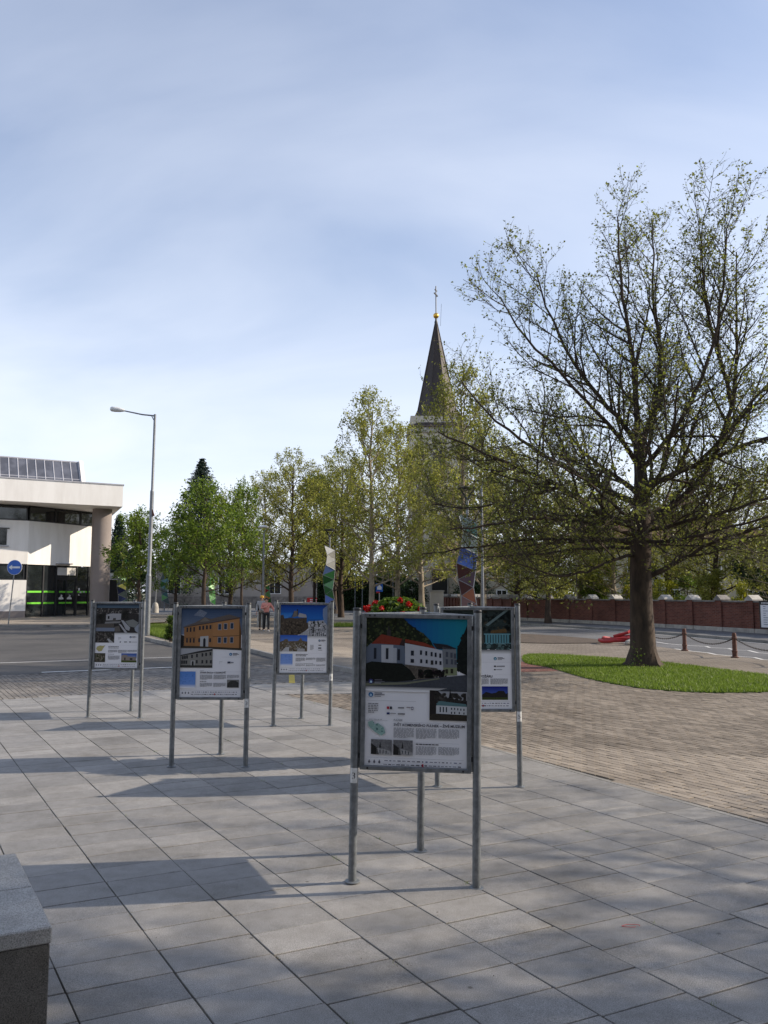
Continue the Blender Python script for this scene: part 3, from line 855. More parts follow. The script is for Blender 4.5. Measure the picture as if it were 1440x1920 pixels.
    for x, y, w, h, c in ((.215, .602, .025, .018, (.4, .03, .05)), (.245, .602, .022, .018, INK), (.325, .605, .06, .008, (.15, .15, .16)), (.41, .602, .04, .006, (.3, .25, .25)), (.455, .60, .022, .02, (.12, .10, .14)), (.215, .642, .03, .014, (.02, .03, .12)), (.25, .645, .055, .006, (.3, .3, .3)), (.325, .645, .07, .01, (.2, .2, .2))):
        p.rect(x, y, x + w, y + h, c)
    p.up(); p.rect(.46, .605, .472, .615, WHT); p.rect(.0, .698, .225, .6995, (.3, .3, .3)); p.textblock(.04, .686, .22, .697, 1, (.45, .45, .46))
    p.poly([(.03, .71), (.075, .70), (.10, .725), (.13, .715), (.19, .745), (.205, .78), (.165, .80), (.10, .775), (.04, .74)], (.27, .42, .38), .25); p.up()
    p.blobs(.04, .71, .19, .79, [(.14, .28, .25), (.1, .2, .2)], 14, .01, [(.04, .715), (.10, .71), (.19, .75), (.18, .79), (.1, .77)])
    p.text(.285, .697, .017, 'FULNEK', (.28, .28, .29)); p.rect(.38, .705, .99, .7062, (.4, .4, .4))
    p.text(.285, .731, .0236, 'SVĚT KOMENSKÉHO FULNEK – ŽIVÉ MUZEUM', INK)
    p.textblock(.285, .742, .485, .81, 11); p.textblock(.505, .742, .705, .812, 11); p.textblock(.725, .742, .925, .805, 10)
    p.rect(.505, .838, .925, .8392, (.35, .35, .36)); p.textblock(.505, .842, .86, .856, 1, INK)
    p.textblock(.505, .862, .705, .92, 9); p.textblock(.725, .862, .925, .915, 8)
    for x0, x1 in ((.065, .27), (.285, .475)):
        p.rect(x0, .825, x1, .925, (.16, .16, .165), .5); p.up()
        p.poly([(x0, .85), (x0 + .06, .88), (x0 + .08, .925), (x0, .925)], (.02, .02, .02)); p.poly([(x0 + .05, .88), (x1 - .03, .895), (x1, .91), (x1, .925), (x0 + .05, .925)], (.30, .30, .30), .5)
        p.poly([(x0 + .08, .88), (x0 + .09, .835), (x0 + .10, .88)], (.02, .02, .02)); p.up()
        p.windows([(x0 + .09, .905), (x0 + .12, .905), (x0 + .15, .91)], .008, .02)
    p.logos(.965); p.emblem(.055, .435, (.05, .05, .16))
    return p.done('poster_chapel')

def poster_school():
    p = Poster(5); base(p, 0)
    p.grad(0, 0, 1, .30, (.035, .065, .13), (.16, .20, .27), 12, grain=.15); p.up()
    p.poly([(.3, .01), (.42, .05), (.36, .1), (.2, .08)], (.16, .19, .25), .3); p.up()
    p.poly([(.04, .205), (.22, .165), (.38, .10), (.48, .12), (.78, .068), (.97, .105), (.52, .15), (.24, .19)], (.115, .095, .085), .12); p.up()
    p.poly([(.30, .155), (.385, .10), (.47, .145)], (.17, .15, .13)); p.up()
    W = (.36, .18, .075)
    p.poly([(.05, .215), (.24, .195), (.24, .435), (.05, .43)], tuple(x * .8 for x in W)); p.poly([(.24, .19), (.52, .158), (.52, .45), (.24, .435)], tuple(x * .9 for x in W)); p.poly([(.52, .155), (.95, .115), (.95, .46), (.52, .45)], W); p.poly([(.95, .115), (.985, .27), (.985, .46), (.95, .46)], tuple(x * .35 for x in W)); p.up()
    p.poly([(.03, .212), (.24, .188), (.97, .100), (.97, .112), (.24, .198), (.04, .22)], (.08, .05, .035)); p.poly([(.05, .335), (.24, .332), (.24, .337), (.05, .34)], (.12, .07, .04)); p.poly([(.52, .318), (.95, .305), (.95, .312), (.52, .325)], (.12, .07, .04)); p.up()
    rim = (.35, .36, .38)
    p.windows([(.10, .245), (.155, .243), (.212, .24), (.10, .365), (.155, .365), (.212, .365)], .025, .05)
    p.windows([(.305, .225), (.36, .22), (.42, .216), (.478, .213), (.30, .362), (.478, .362)], .03, .045, (.025, .03, .04))
    p.windows([(.63, .21), (.725, .205), (.83, .198)], .046, .062, (.03, .045, .075), rim); p.windows([(.63, .36), (.725, .36), (.83, .358)], .046, .06, (.03, .045, .075), rim)
    p.poly([(.315, .32), (.45, .312), (.45, .44), (.315, .438)], (.42, .42, .42)); p.up(); p.poly([(.365, .35), (.385, .335), (.405, .35), (.405, .44), (.365, .44)], (.02, .02, .025)); p.up()
    p.poly([(0, .30), (.05, .31), (.05, .44), (0, .44)], (.02, .02, .02)); p.poly([(0, .425), (.3, .43), (.95, .45), (1, .45), (1, .475), (.5, .46), (0, .45)], (.05, .042, .03), .3); p.up()
    p.rect(0, .452, .525, .672, (.14, .14, .135), .2); p.up()
    p.poly([(0, .455), (.525, .455), (.3, .50), (0, .535)], (.36, .37, .39)); p.up()
    p.poly([(0, .53), (.2, .50), (.3, .485), (.525, .46), (.525, .48), (.2, .515), (0, .54)], (.03, .03, .03)); p.poly([(.01, .54), (.525, .48), (.525, .65), (.01, .64)], (.22, .215, .195), .15); p.up()
    p.windows([(.04, .56), (.075, .556), (.11, .552), (.19, .545), (.27, .535), (.36, .528), (.42, .522), (.49, .515), (.03, .61), (.065, .61), (.10, .61), (.27, .605), (.36, .605), (.43, .605), (.50, .605)], .03, .038, (.03, .032, .035))
    p.rect(.17, .59, .24, .645, (.36, .36, .35)); p.up(); p.poly([(.19, .605), (.205, .595), (.22, .605), (.22, .645), (.19, .645)], (.02, .02, .02))
    p.rect(0, .645, .525, .672, (.05, .05, .045), .3); p.up()
    p.emblem(.82, .52); p.rect(.68, .55, .98, .5512, (.35, .35, .36)); 
    p.rect(.64, .60, .69, .603, (.4, .4, .4)); p.rect(.64, .60, .643, .63, (.4, .4, .4)); p.rect(.77, .602, .82, .622, (.04, .05, .09)); p.rect(.825, .606, .87, .618, (.25, .26, .3))
    p.grad(0, .715, .255, .90, (.10, .24, .60), (.16, .30, .66), 6, grain=.12); p.up()
    p.blobs(.02, .73, .245, .85, [(.05, .13, .45), (.07, .17, .5)], 40, .006)
    for k in range(5): p.rect(0, .86 + k * .009, .255, .869 + k * .009, tuple(a + (b - a) * (k + 1) / 5 for a, b in zip((.16, .30, .66), WHT)))
    p.up(); p.textblock(.33, .70, .45, .712, 1, (.45, .45, .46)); p.text(.33, .735, .0235, 'STARÁ ŠKOLA V SULEKOVĚ', INK); p.rect(.66, .716, .98, .7172, (.35, .35, .36))
    p.textblock(.33, .75, .53, .805, 8); p.textblock(.55, .75, .75, .80, 7); p.textblock(.77, .75, .965, .79, 6)
    p.textblock(.33, .82, .48, .83, 1, INK); p.textblock(.33, .84, .53, .885, 7); p.textblock(.55, .84, .75, .885, 7)
    p.rect(.77, .805, .965, .895, (.20, .20, .19)); p.up(); p.poly([(.775, .85), (.83, .815), (.92, .818), (.96, .84), (.96, .89), (.775, .89)], (.045, .045, .043), .4)
    p.logos(.945)
    return p.done('poster_school')

def poster_castle():
    p = Poster(8); base(p, 0)
    p.grad(0, 0, 1, .32, (.006, .045, .26), (.02, .16, .50), 12); p.up()
    for k in range(6): p.rect(0, .12 + k * .02, .32 - k * .05, .14 + k * .02, (.02 + .01 * k, .14 + .02 * k, .45 + .02 * k))
    p.up()
    p.poly([(0, .16), (.06, .15), (.08, .205), (.24, .19), (.30, .20), (.56, .19), (.56, .27), (.62, .235), (.72, .24), (.68, .30), (.48, .42), (.36, .45), (0, .45)], (.065, .05, .038), .6); p.up()
    p.poly([(.24, .185), (.29, .09), (.36, .09), (.37, .17), (.26, .185)], (.14, .13, .12)); p.poly([(.37, .17), (.40, .12), (.54, .145), (.56, .19), (.40, .185)], (.30, .30, .31)); p.poly([(.34, .17), (.345, .065), (.37, .065), (.375, .165)], (.018, .016, .02)); p.poly([(.24, .18), (.28, .10), (.29, .11), (.25, .185)], (.02, .02, .02)); p.up()
    p.blobs(.02, .24, .5, .44, [(.03, .024, .02), (.10, .08, .06), (.05, .04, .03), (.14, .11, .08)], 160, .018); p.up()
    p.poly([(.58, .25), (1, .22), (1, .48), (.55, .48), (.40, .445), (.60, .36)], (.34, .35, .37), .45); p.up()
    p.blobs(.6, .24, .98, .46, [(.05, .05, .05), (.5, .5, .52), (.09, .09, .09), (.55, .55, .57)], 90, .02); p.up()
    for k in range(8): p.poly([(.62 + .045 * k, .36), (.63 + .045 * k, .36), (.645 + .04 * k, .46), (.63 + .04 * k, .46)], (.04, .04, .045))
    p.poly([(.78, .27), (.80, .22), (.83, .29)], (.02, .025, .02)); p.poly([(.68, .27), (.72, .22), (.74, .28)], (.02, .025, .02)); p.poly([(.58, .215), (.88, .21), (.88, .215), (.58, .22)], (.02, .05, .16))
    p.up()
    for k in range(5): p.rect(.38 + .03 * k, .465 + k * .006, 1, .472 + k * .006, tuple(.4 + (.72 - .4) * (k + 1) / 5 for _ in range(3)))
    p.up(); p.poly([(.9, 0.06), (1, 0), (1, .3), (.93, .25), (.9, .16)], (.16, .22, .34), .2); p.up()
    p.rect(.0, .45, .58, .69, (.05, .12, .42)); p.up(); p.grad(0, .45, .58, .56, (.03, .10, .42), (.10, .20, .50), 6); p.up()
    p.poly([(0, .55), (.08, .53), (.1, .51), (.16, .51), (.18, .54), (.38, .535), (.42, .51), (.44, .48), (.47, .53), (.58, .545), (.58, .69), (0, .69)], (.13, .10, .065), .6); p.up()
    p.blobs(.01, .56, .57, .685, [(.22, .19, .15), (.05, .04, .03), (.09, .08, .05), (.35, .34, .33)], 120, .016); p.up()
    p.poly([(.04, .69), (.12, .63), (.2, .62), (.2, .69)], (.42, .42, .43)); p.poly([(.36, .69), (.38, .645), (.53, .65), (.53, .69)], (.36, .36, .36)); p.up()
    p.emblem(.84, .53, (.03, .04, .07)); p.rect(.68, .565, .98, .566, (.4, .4, .4))
    p.textblock(.645, .59, .72, .67, 6, (.3, .3, .3)); p.rect(.82, .59, .88, .605, (.2, .2, .2)); p.rect(.815, .63, .88, .648, (.03, .035, .06)); p.rect(.815, .665, .9, .672, (.2, .2, .2))
    p.grad(.02, .725, .275, .90, (.17, .30, .66), (.22, .34, .68), 6, grain=.15); p.up(); p.blobs(.03, .74, .265, .86, [(.07, .17, .5), (.1, .2, .55)], 60, .006)
    for k in range(4): p.rect(.02, .87 + k * .009, .275, .879 + k * .009, tuple(a + (b - a) * (k + 1) / 4 for a, b in zip((.22, .34, .68), WHT)))
    p.up(); p.textblock(.34, .725, .78, .742, 1, INK); p.textblock(.34, .746, .84, .763, 1, INK); p.rect(.6, .716, .98, .717, (.4, .4, .4))
    p.textblock(.34, .78, .54, .835, 7); p.textblock(.56, .78, .76, .815, 5); p.textblock(.78, .78, .975, .84, 7)
    p.textblock(.34, .86, .86, .87, 1, (.2, .2, .2)); p.textblock(.34, .88, .54, .905, 4); p.textblock(.56, .88, .76, .905, 4); p.textblock(.78, .88, .975, .905, 4)
    p.logos(.945)
    return p.done('poster_castle')

def poster_aerial():
    p = Poster(11); base(p, 0)
    p.grad(0, 0, 1, .07, (.03, .05, .08), (.09, .14, .19), 5); p.up()
    p.rect(0, .06, 1, .48, (.032, .03, .03), .6); p.up()
    p.blobs(.01, .07, .99, .16, [(.05, .045, .04), (.11, .10, .09), (.02, .02, .02), (.2, .19, .18)], 150, .014); p.up()
    p.poly([(.23, .17), (.33, .15), (.58, .15), (.58, .245), (.47, .255), (.23, .26)], (.32, .32, .33)); p.up(); p.rect(.27, .19, .31, .235, (.02, .02, .02)); p.poly([(.4, .22), (.46, .22), (.46, .28), (.38, .27)], (.08, .075, .07)); p.up()
    p.poly([(.22, .28), (.40, .275), (.58, .27), (.55, .30), (.20, .31)], (.20, .20, .20)); p.poly([(.02, .32), (.42, .305), (.42, .37), (0, .38)], (.09, .08, .07), .3); p.up()
    p.blobs(.6, .10, .75, .24, [(.018, .018, .017), (.03, .03, .028)], 50, .03); p.blobs(.0, .15, .2, .3, [(.018, .018, .017), (.03, .03, .028)], 40, .03); p.up()
    p.poly([(.68, .27), (.86, .24), (.99, .29), (.92, .37), (.78, .35)], (.19, .20, .19)); p.poly([(.58, .25), (.64, .26), (.80, .37), (.78, .42), (.70, .40)], (.33, .34, .36)); p.poly([(.53, .31), (.58, .32), (.74, .45), (.68, .45)], (.36, .36, .38)); p.poly([(.90, .38), (1, .30), (1, .46), (.92, .42)], (.28, .31, .36)); p.up()
    p.poly([(.43, .36), (.54, .34), (.58, .43), (.45, .44)], (.11, .10, .09), .3)
    for k in range(4): p.rect(.44, .452 + .008 * k, 1, .46 + .008 * k, tuple(.25 + (.72 - .25) * (k + 1) / 4 for _ in range(3)))
    p.up(); p.rect(0, .375, .44, .61, (.035, .033, .03), .6); p.up(); p.rect(0, .375, .44, .43, (.17, .20, .26)); p.blobs(.01, .43, .43, .6, [(.06, .05, .045), (.12, .11, .10), (.025, .022, .02)], 90, .02); p.up()
    p.poly([(.27, .55), (.31, .545), (.43, .61), (.33, .61)], (.38, .38, .38)); p.up()
    p.emblem(.82, .52, (.02, .03, .08)); p.rect(.70, .563, .98, .564, (.4, .4, .4)); p.textblock(.53, .52, .6, .56, 3, (.45, .45, .45)); p.poly([(.56, .60), (.60, .58), (.59, .61)], INK); p.rect(.67, .59, .74, .602, INK); p.rect(.79, .589, .83, .603, (.02, .02, .05)); p.rect(.84, .593, .97, .6, (.3, .3, .32))
    p.poly([(.03, .71), (.05, .67), (.12, .655), (.19, .66), (.24, .65), (.19, .70), (.16, .74), (.09, .75)], (.42, .38, .16), .2); p.up()
    p.textblock(.31, .66, .72, .676, 1, INK); p.textblock(.31, .684, .66, .70, 1, INK); p.rect(.55, .648, .98, .649, (.4, .4, .4))
    p.textblock(.31, .72, .52, .765, 6); p.textblock(.54, .72, .74, .77, 6); p.textblock(.76, .72, .975, .755, 5); p.textblock(.31, .785, .50, .795, 1, INK); p.textblock(.31, .81, .58, .875, 9)
    p.rect(.0, .775, .245, .915, (.055, .05, .035), .6); p.up(); p.blobs(.02, .79, .23, .90, [(.14, .12, .09), (.04, .05, .02), (.2, .18, .14)], 40, .02)
    p.grad(.62, .775, .975, .85, (.04, .10, .36), (.22, .28, .45), 5); p.up(); p.poly([(.62, .82), (.66, .795), (.76, .80), (.76, .82), (.96, .83), (.96, .90), (.62, .90)], (.26, .22, .19)); p.up(); p.rect(.62, .885, .975, .915, (.06, .085, .02), .4); p.rect(.82, .85, .88, .875, (.02, .02, .02)); p.rect(.69, .84, .72, .88, (.04, .03, .03))
    p.logos(.95)
    return p.done('poster_aerial')

def poster_libusin():
    p = Poster(14); base(p, 0)
    p.rect(0, 0, 1, .40, (.022, .035, .033), .5); p.up()
    p.blobs(.01, .01, .99, .22, [(.012, .02, .02), (.035, .05, .045), (.05, .045, .03), (.02, .03, .03)], 160, .035); p.up()
    p.poly([(.62, .15), (.92, .0), (.97, .0), (.66, .165)], (.12, .17, .17)); p.poly([(.5, .18), (.58, .18), (.60, .38), (.50, .38)], (.08, .075, .06)); p.poly([(.70, .21), (.92, .19), (.94, .23), (.7, .24)], (.11, .065, .025), .4); p.up()
    for k in range(9):
        p.rect(.62 + k * .04, .245, .648 + k * .04, .35, (.10, .26, .30)); p.rect(.08 + k * .04, .25, .105 + k * .04, .34, (.07, .18, .21))
    p.up(); p.rect(.6, .24, .99, .252, (.14, .30, .34)); p.rect(.6, .335, .99, .345, (.14, .30, .34)); p.up()
    p.blobs(.02, .34, .98, .42, [(.06, .11, .11), (.02, .03, .03), (.12, .20, .20), (.03, .05, .05)], 90, .03); p.up()
    for k in range(6): p.rect(0, .405 + k * .007, 1, .412 + k * .007, tuple(.10 + (.72 - .10) * (k + 1) / 6 for _ in range(3)))
    p.rect(0, .446, 1, .5, WHT); p.up()
    p.emblem(.76, .495, (.02, .16, .22)); p.rect(.45, .53, .98, .5312, (.35, .35, .36)); p.textblock(.03, .50, .3, .59, 6, (.3, .3, .3)); p.textblock(.36, .515, .5, .60, 4, (.35, .35, .35))
    p.rect(.74, .565, .77, .58, INK); p.rect(.78, .567, .9, .578, (.25, .25, .26)); p.rect(.74, .60, .765, .612, INK); p.rect(.775, .603, .86, .609, (.25, .25, .26))
    p.textblock(.03, .645, .2, .655, 1, (.45, .45, .45)); p.text(.29, .685, .032, 'LIBUŠÍN PO POŽÁRU', INK); p.rect(.75, .658, .98, .659, (.4, .4, .4))
    p.textblock(.29, .695, .46, .76, 9); p.textblock(.48, .695, .66, .76, 9); p.textblock(.685, .695, .94, .755, 8); p.textblock(.29, .785, .47, .795, 1, INK); p.textblock(.29, .81, .46, .88, 9)
    p.poly([(.03, .71), (.09, .69), (.2, .72), (.23, .78), (.15, .80), (.06, .76)], (.27, .42, .38), .25)
    p.grad(.56, .775, .94, .87, (.012, .02, .20), (.05, .10, .38), 6); p.up(); p.poly([(.56, .86), (.62, .83), (.70, .845), (.76, .84), (.80, .82), (.88, .82), (.91, .85), (.94, .84), (.94, .90), (.56, .90)], (.02, .018, .02), .3); p.up(); p.rect(.56, .885, .94, .91, (.045, .06, .018), .3)
    p.logos(.945)
    return p.done('poster_fire')

POST = dict(fulnek=poster_fulnek(), school=poster_school(), castle=poster_castle(), aerial=poster_aerial(), fire=poster_libusin())

# ------------------------------------------------------------------ three-sided display stands
SIDE = 0.835
post_me = MB().tube([(0, 0, 0.0), (0, 0, 1.825)], 0.028, 14).mesh('post', M['galv'], smooth=True)
cap_me = MB().lathe([(0.029, 0), (0.030, 0.004), (0.030, 0.014), (0.026, 0.019), (0.0, 0.02)], n=14).mesh('cap', M['black_plastic'], smooth=True)
foot_me = MB().lathe([(0.052, 0), (0.052, 0.005), (0.047, 0.009), (0.031, 0.011), (0.03, 0.02)], n=18).mesh('base_flange', M['galv'], smooth=True)
FZ0, FZ1, FW = 0.745, 1.805, 0.757
def rail(a, b, w, d):
    return a, b
side_me = MB().box((0, 0, (FZ0 + FZ1) / 2), (0.03, 0.034, FZ1 - FZ0)).mesh('side_rail', M['galv'], bevel=0.003)
end_me = MB().box((0, 0, 0), (FW - 0.031, 0.034, 0.028)).mesh('cross_rail', M['galv'], bevel=0.003)
back_me = MB().box((0, 0, 0), (FW - 0.03, 0.006, FZ1 - FZ0 - 0.03)).mesh('backing_board', M['paper'])
bolt_me = MB().tube([(0, 0, 0), (0, -0.006, 0)], 0.0075, 6).mesh('bolt', M['black_plastic'])
brk_me = MB().box((0, 0, 0), (0.05, 0.012, 0.03)).mesh('bracket', M['dark_metal'])
def stand(mx_, my_, ang, keys, label, lean=0.0, sticker=None):
    h = SIDE * math.sqrt(3) / 2
    t = thing('display_stand', label, 'display stand', (mx_ - math.sin(ang) * h / 3, my_ + math.cos(ang) * h / 3, 0), ang, 'three-sided poster stands on the plaza')
    t.rotation_euler = (0, lean, ang)
    cor = [Vector((-SIDE / 2, -h / 3)), Vector((SIDE / 2, -h / 3)), Vector((0, 2 * h / 3))]
    for c in cor:
        po = link('post', post_me, t, (c.x, c.y, 0), (0, 0, rng.uniform(0, 6)))
        link('cap', cap_me, po, (0, 0, 1.822)); link('base_flange', foot_me, po, (0, 0, 0.0))
    for k in range(3):
        a, b = cor[k], cor[(k + 1) % 3]
        m = (a + b) / 2; d = b - a; an = math.atan2(d.y, d.x)
        fr = bpy.data.objects.new('poster_frame', None); COL.objects.link(fr); fr.parent = t
        fr.empty_display_size = .1; fr.location = (m.x, m.y, 0); fr.rotation_euler = (0, 0, an)
        for sx in (-1, 1):
            link('side_rail', side_me, fr, (sx * (FW / 2 - 0.015), -0.004, 0))
            for z in (FZ0 + .09, FZ1 - .09): link('bracket', brk_me, fr, (sx * (FW / 2 + 0.022), 0.002, z))
        for z in (FZ0 + 0.014, FZ1 - 0.014): link('cross_rail', end_me, fr, (0, -0.0065, z))
        link('backing_board', back_me, fr, (0, 0.002, (FZ0 + FZ1) / 2))
        link('poster', POST[keys[k]], fr, (0, -0.0035, 0.775), scale=(0.998, 1, 1.0))
        for sx, z in ((-.325, FZ1 - .014), (-.29, FZ1 - .014), (.29, FZ1 - .014), (.325, FZ1 - .014), (-.325, FZ0 + .014), (.325, FZ0 + .014)):
            link('bolt', bolt_me, fr, (sx, -0.0225, z))
    if sticker:
        which, ch, z = sticker
        c = cor[which]
        mb = MB(); n = 6
        for q in range(n):
            a0, a1 = [R(-90 - 55 + 110 * (q + e) / n) for e in (0, 1)]
            r = 0.0288
            mb.poly([(c.x + r * math.cos(a0), c.y + r * math.sin(a0), z), (c.x + r * math.cos(a1), c.y + r * math.sin(a1), z), (c.x + r * math.cos(a1), c.y + r * math.sin(a1), z + .10), (c.x + r * math.cos(a0), c.y + r * math.sin(a0), z + .10)])
        mb.build('number_sticker', M['white_sticker'], t)
        cu = bpy.data.curves.new('digit', 'FONT'); cu.body = ch; cu.size = 0.062; cu.align_x = 'CENTER'
        ob = bpy.data.objects.new('digit', cu); COL.objects.link(ob)
        me = bpy.data.meshes.new_from_object(ob.evaluated_get(bpy.context.evaluated_depsgraph_get()))
        for v in me.vertices:
            a = v.co.x / 0.0292 + R(-90)
            v.co = (c.x + 0.0292 * math.cos(a), c.y + 0.0292 * math.sin(a), z + .028 + v.co.y)
        bpy.data.objects.remove(ob); bpy.data.curves.remove(cu)
        me.materials.clear(); me.materials.append(M['ink'])
        link('sticker_digit', me, t)
    return t
stand(0.20, 5.665, R(-6.1), ('fulnek', 'castle', 'school'), 'three-sided stand with poster of a red-roofed white chapel under blue sky', R(0.9), (0, '3', 0.655))
stand(-1.98, 9.38, R(0.5), ('school', 'fire', 'castle'), 'three-sided stand with poster of an orange two-storey school building', R(0.25), (1, '3', 0.66))
stand(-4.25, 13.02, R(-3.5), ('aerial', 'school', 'fulnek'), 'three-sided stand with poster of a dark aerial town view', R(0.3))
stand(-1.215, 12.22, R(6.0), ('castle', 'aerial', 'fire'), 'three-sided stand with poster of castle ruins under deep blue sky', R(0.7), (1, '6', 0.66))
stand(0.96, 8.44, R(-0.5), ('fire', 'fulnek', 'aerial'), 'three-sided stand with poster of a burnt timber hall and teal fence', R(0.0), (1, '5', 0.65))

# ------------------------------------------------------------------ granite bench block, lower left
t = thing('stone_bench', 'grey granite block bench with two-piece slab top', 'bench', (-1.40, 3.58, 0))
U1, U2 = -E1, -E2          # back along the block, and away to the left
def blk(a0, a1, b0, b1): return [tuple(U1 * a + U2 * b) for a, b in ((a0, b0), (a1, b0), (a1, b1), (a0, b1))]
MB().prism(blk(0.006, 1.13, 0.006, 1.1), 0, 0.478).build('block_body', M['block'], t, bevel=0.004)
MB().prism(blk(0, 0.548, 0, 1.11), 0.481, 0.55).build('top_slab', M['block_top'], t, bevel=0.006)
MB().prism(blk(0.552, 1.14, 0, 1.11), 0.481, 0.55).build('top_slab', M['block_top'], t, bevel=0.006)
# ------------------------------------------------------------------ modern white building, left
bld = thing('bank_building', 'white modern building with flat canopy, mauve round column and green-striped glass entrance', 'building', (-26.8, 61.0, 0.0))
C0 = Vector((0, 0))
def wdir(deg): return Vector((math.cos(R(deg)), math.sin(R(deg))))
dL, dRt = wdir(33), wdir(62)
nL, nR = Vector((dL.y, -dL.x)), Vector((dRt.y, -dRt.x))
def wall_box(name, d, s0, s1, z0, z1, mat, off=0.0, th=0.3, parent=None):
    """box standing along direction d from the corner, its front face pushed out by off"""
    n = Vector((d.y, -d.x))
    a, b = C0 + d * s0 + n * off, C0 + d * s1 + n * off
    return MB().prism([tuple(a), tuple(b), tuple(b - n * th), tuple(a - n * th)], z0, z1).build(name, mat, parent or bld)
# left wing
wall_box('plinth', dL, -14, -0.02, 0, 0.62, M['plaster_mauve'], 0.03)
wall_box('lower_wall', dL, -14, -0.01, 0.62, 2.92, M['plaster_white'])
wall_box('upper_wall', dL, -14, 0, 4.12, 7.38, M['plaster_white'])
def glazing(d, s0, s1, z0, z1, n, parent, off=-0.1, name='window', bar=0.09):
    step = (s1 - s0) / n
    for k in range(n):
        w = wall_box(name, d, s0 + k * step + bar, s0 + (k + 1) * step - bar, z0 + bar, z1 - bar, M['glass_dark'], off - .05, 0.04, parent)
        fr = MB(); nn = Vector((d.y, -d.x))
        for (u0, u1, v0, v1) in ((k * step, k * step + bar, z0, z1), ((k + 1) * step - bar, (k + 1) * step, z0, z1), (k * step + bar, (k + 1) * step - bar, z0, z0 + bar), (k * step + bar, (k + 1) * step - bar, z1 - bar, z1)):
            a, b = C0 + d * (s0 + u0) + nn * off, C0 + d * (s0 + u1) + nn * off
            fr.prism([tuple(a), tuple(b), tuple(b - nn * .12), tuple(a - nn * .12)], v0, v1)
        fr.build('frame', M['frame_dark'], w)
glazing(dL, -13.9, -0.15, 2.92, 4.12, 5, bld)
glazing(dL, -13.9, -0.1, 7.40, 8.50, 4, bld)
# small square window with sill on the left wing
wq = wall_box('window', dL, -3.0, -1.5, 5.5, 6.7, M['glass_dark'], 0.02, 0.1)
wall_box('sill', dL, -3.1, -1.35, 5.38, 5.47, M['frame_grey'], 0.14, 0.16, wq)
wall_box('window_hood', dL, -3.1, -1.35, 6.72, 6.78, M['frame_dark'], 0.14, 0.16, wq)
# right wing (the entrance side)
wall_box('upper_wall', dRt, 0.002, 4.1, 4.10, 7.38, M['plaster_white'])
wall_box('upper_wall', dRt, 4.1, 7.4, 4.10, 7.38, M['plaster_white'], 0.001)
glazing(dRt, 0.1, 7.4, 7.40, 8.55, 3, bld)
wall_box('floor_step', dRt, 0.0, 7.4, 0.0, 0.16, M['stone_dark'], 0.05, 1.5)
# entrance glazing: bays with green bands
bays = [0.10, 1.55, 2.75, 4.75, 5.95, 7.2]
for k, (a, b) in enumerate(zip(bays, bays[1:])):
    g_ = wall_box('glass_panel', dRt, a + .06, b - .06, 0.20, 4.05, M['glass_dark'], -0.12, 0.04)
    post = wall_box('mullion', dRt, b - .06, b + .06, 0.16, 4.095, M['frame_dark'], -0.05, 0.14)
    for z in (1.12, 1.98):
        if k == 2:
            for (s0, s1) in ((a + .35, a + .96), (a + 1.06, b - .35)):
                wall_box('green_band', dRt, s0, s1, z, z + .13, M['neon_green'], -0.112, 0.006, g_)
        else:
            wall_box('green_band', dRt, a + .10, b - .10, z, z + .14, M['neon_green'], -0.112, 0.006, g_)
    if k == 2:
        wall_box('door_header', dRt, a + .06, b - .06, 2.95, 3.25, M['frame_dark'], -0.07, 0.1)
        wall_box('light_panel', dRt, a + .1, b - .1, 3.35, 3.95, M['soffit'], -0.113, 0.006, g_)
        for s in (a + .06, (a + b) / 2 - .04, b - .14): wall_box('door_stile', dRt, s, s + .08, 0.2, 2.94, M['frame_dark'], -0.08, 0.06)
        for s in (a + .55, a + 1.35):
            mb = MB(); nn = nR * -0.108
            def wp(u, z): q = C0 + dRt * (s + u) + nn; return (q.x, q.y, z)
            mb.poly([wp(-.22, 1.46), wp(.22, 1.46), wp(.24, 1.56), wp(.12, 1.64), wp(-.12, 1.64), wp(-.24, 1.56)])
            mb.poly([wp(-.10, 1.68), wp(.08, 1.66), wp(.13, 1.74), wp(.05, 1.82), wp(-.04, 1.84), wp(.02, 1.76)])
            mb.build('white_logo', M['white_film'], g_)
    if k == 3:
        mb = MB()
        for (u, z, w, h) in ((.2, 2.15, .16, .2), (.38, 1.95, .15, .14), (.22, 1.75, .12, .1), (.7, 2.0, .2, .1)):
            q0 = C0 + dRt * (a + u) + nR * -0.108; q1 = C0 + dRt * (a + u + w) + nR * -0.108
            mb.poly([(q0.x, q0.y, z), (q1.x, q1.y, z), (q1.x, q1.y, z + h), (q0.x, q0.y, z + h)])
        mb.build('door_sticker', M['white_film'], g_)
wall_box('mullion', dRt, 0.0, 0.10, 0.16, 4.095, M['frame_dark'], -0.05, 0.14)
lt = wall_box('wall_light', dRt, 2.6, 4.0, 4.2, 4.28, M['frame_grey'], 0.28, 0.27)
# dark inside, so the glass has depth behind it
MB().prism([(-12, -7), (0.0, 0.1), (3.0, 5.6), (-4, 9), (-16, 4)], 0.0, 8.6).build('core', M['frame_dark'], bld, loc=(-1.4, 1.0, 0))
# canopy
Q = lambda x, y: (x + 26.8, y - 61.0)
can = [Q(-42.2, 49.2), Q(-20.1, 62.0), Q(-25.0, 73.0), Q(-44, 70)]
MB().prism(can, 8.56, 10.2).build('canopy', M['plaster_white'], bld)
cx = sum(p[0] for p in can) / 4; cy = sum(p[1] for p in can) / 4
MB().prism([((p[0] - cx) * 1.006 + cx, (p[1] - cy) * 1.006 + cy) for p in can], 10.2, 10.29).build('roof_flashing', M['frame_grey'], bld)
MB().lathe([(0.74, 0), (0.74, 8.557)], (4.45, 3.0, 0), 32).build('column', M['plaster_mauve'], bld, smooth=True)
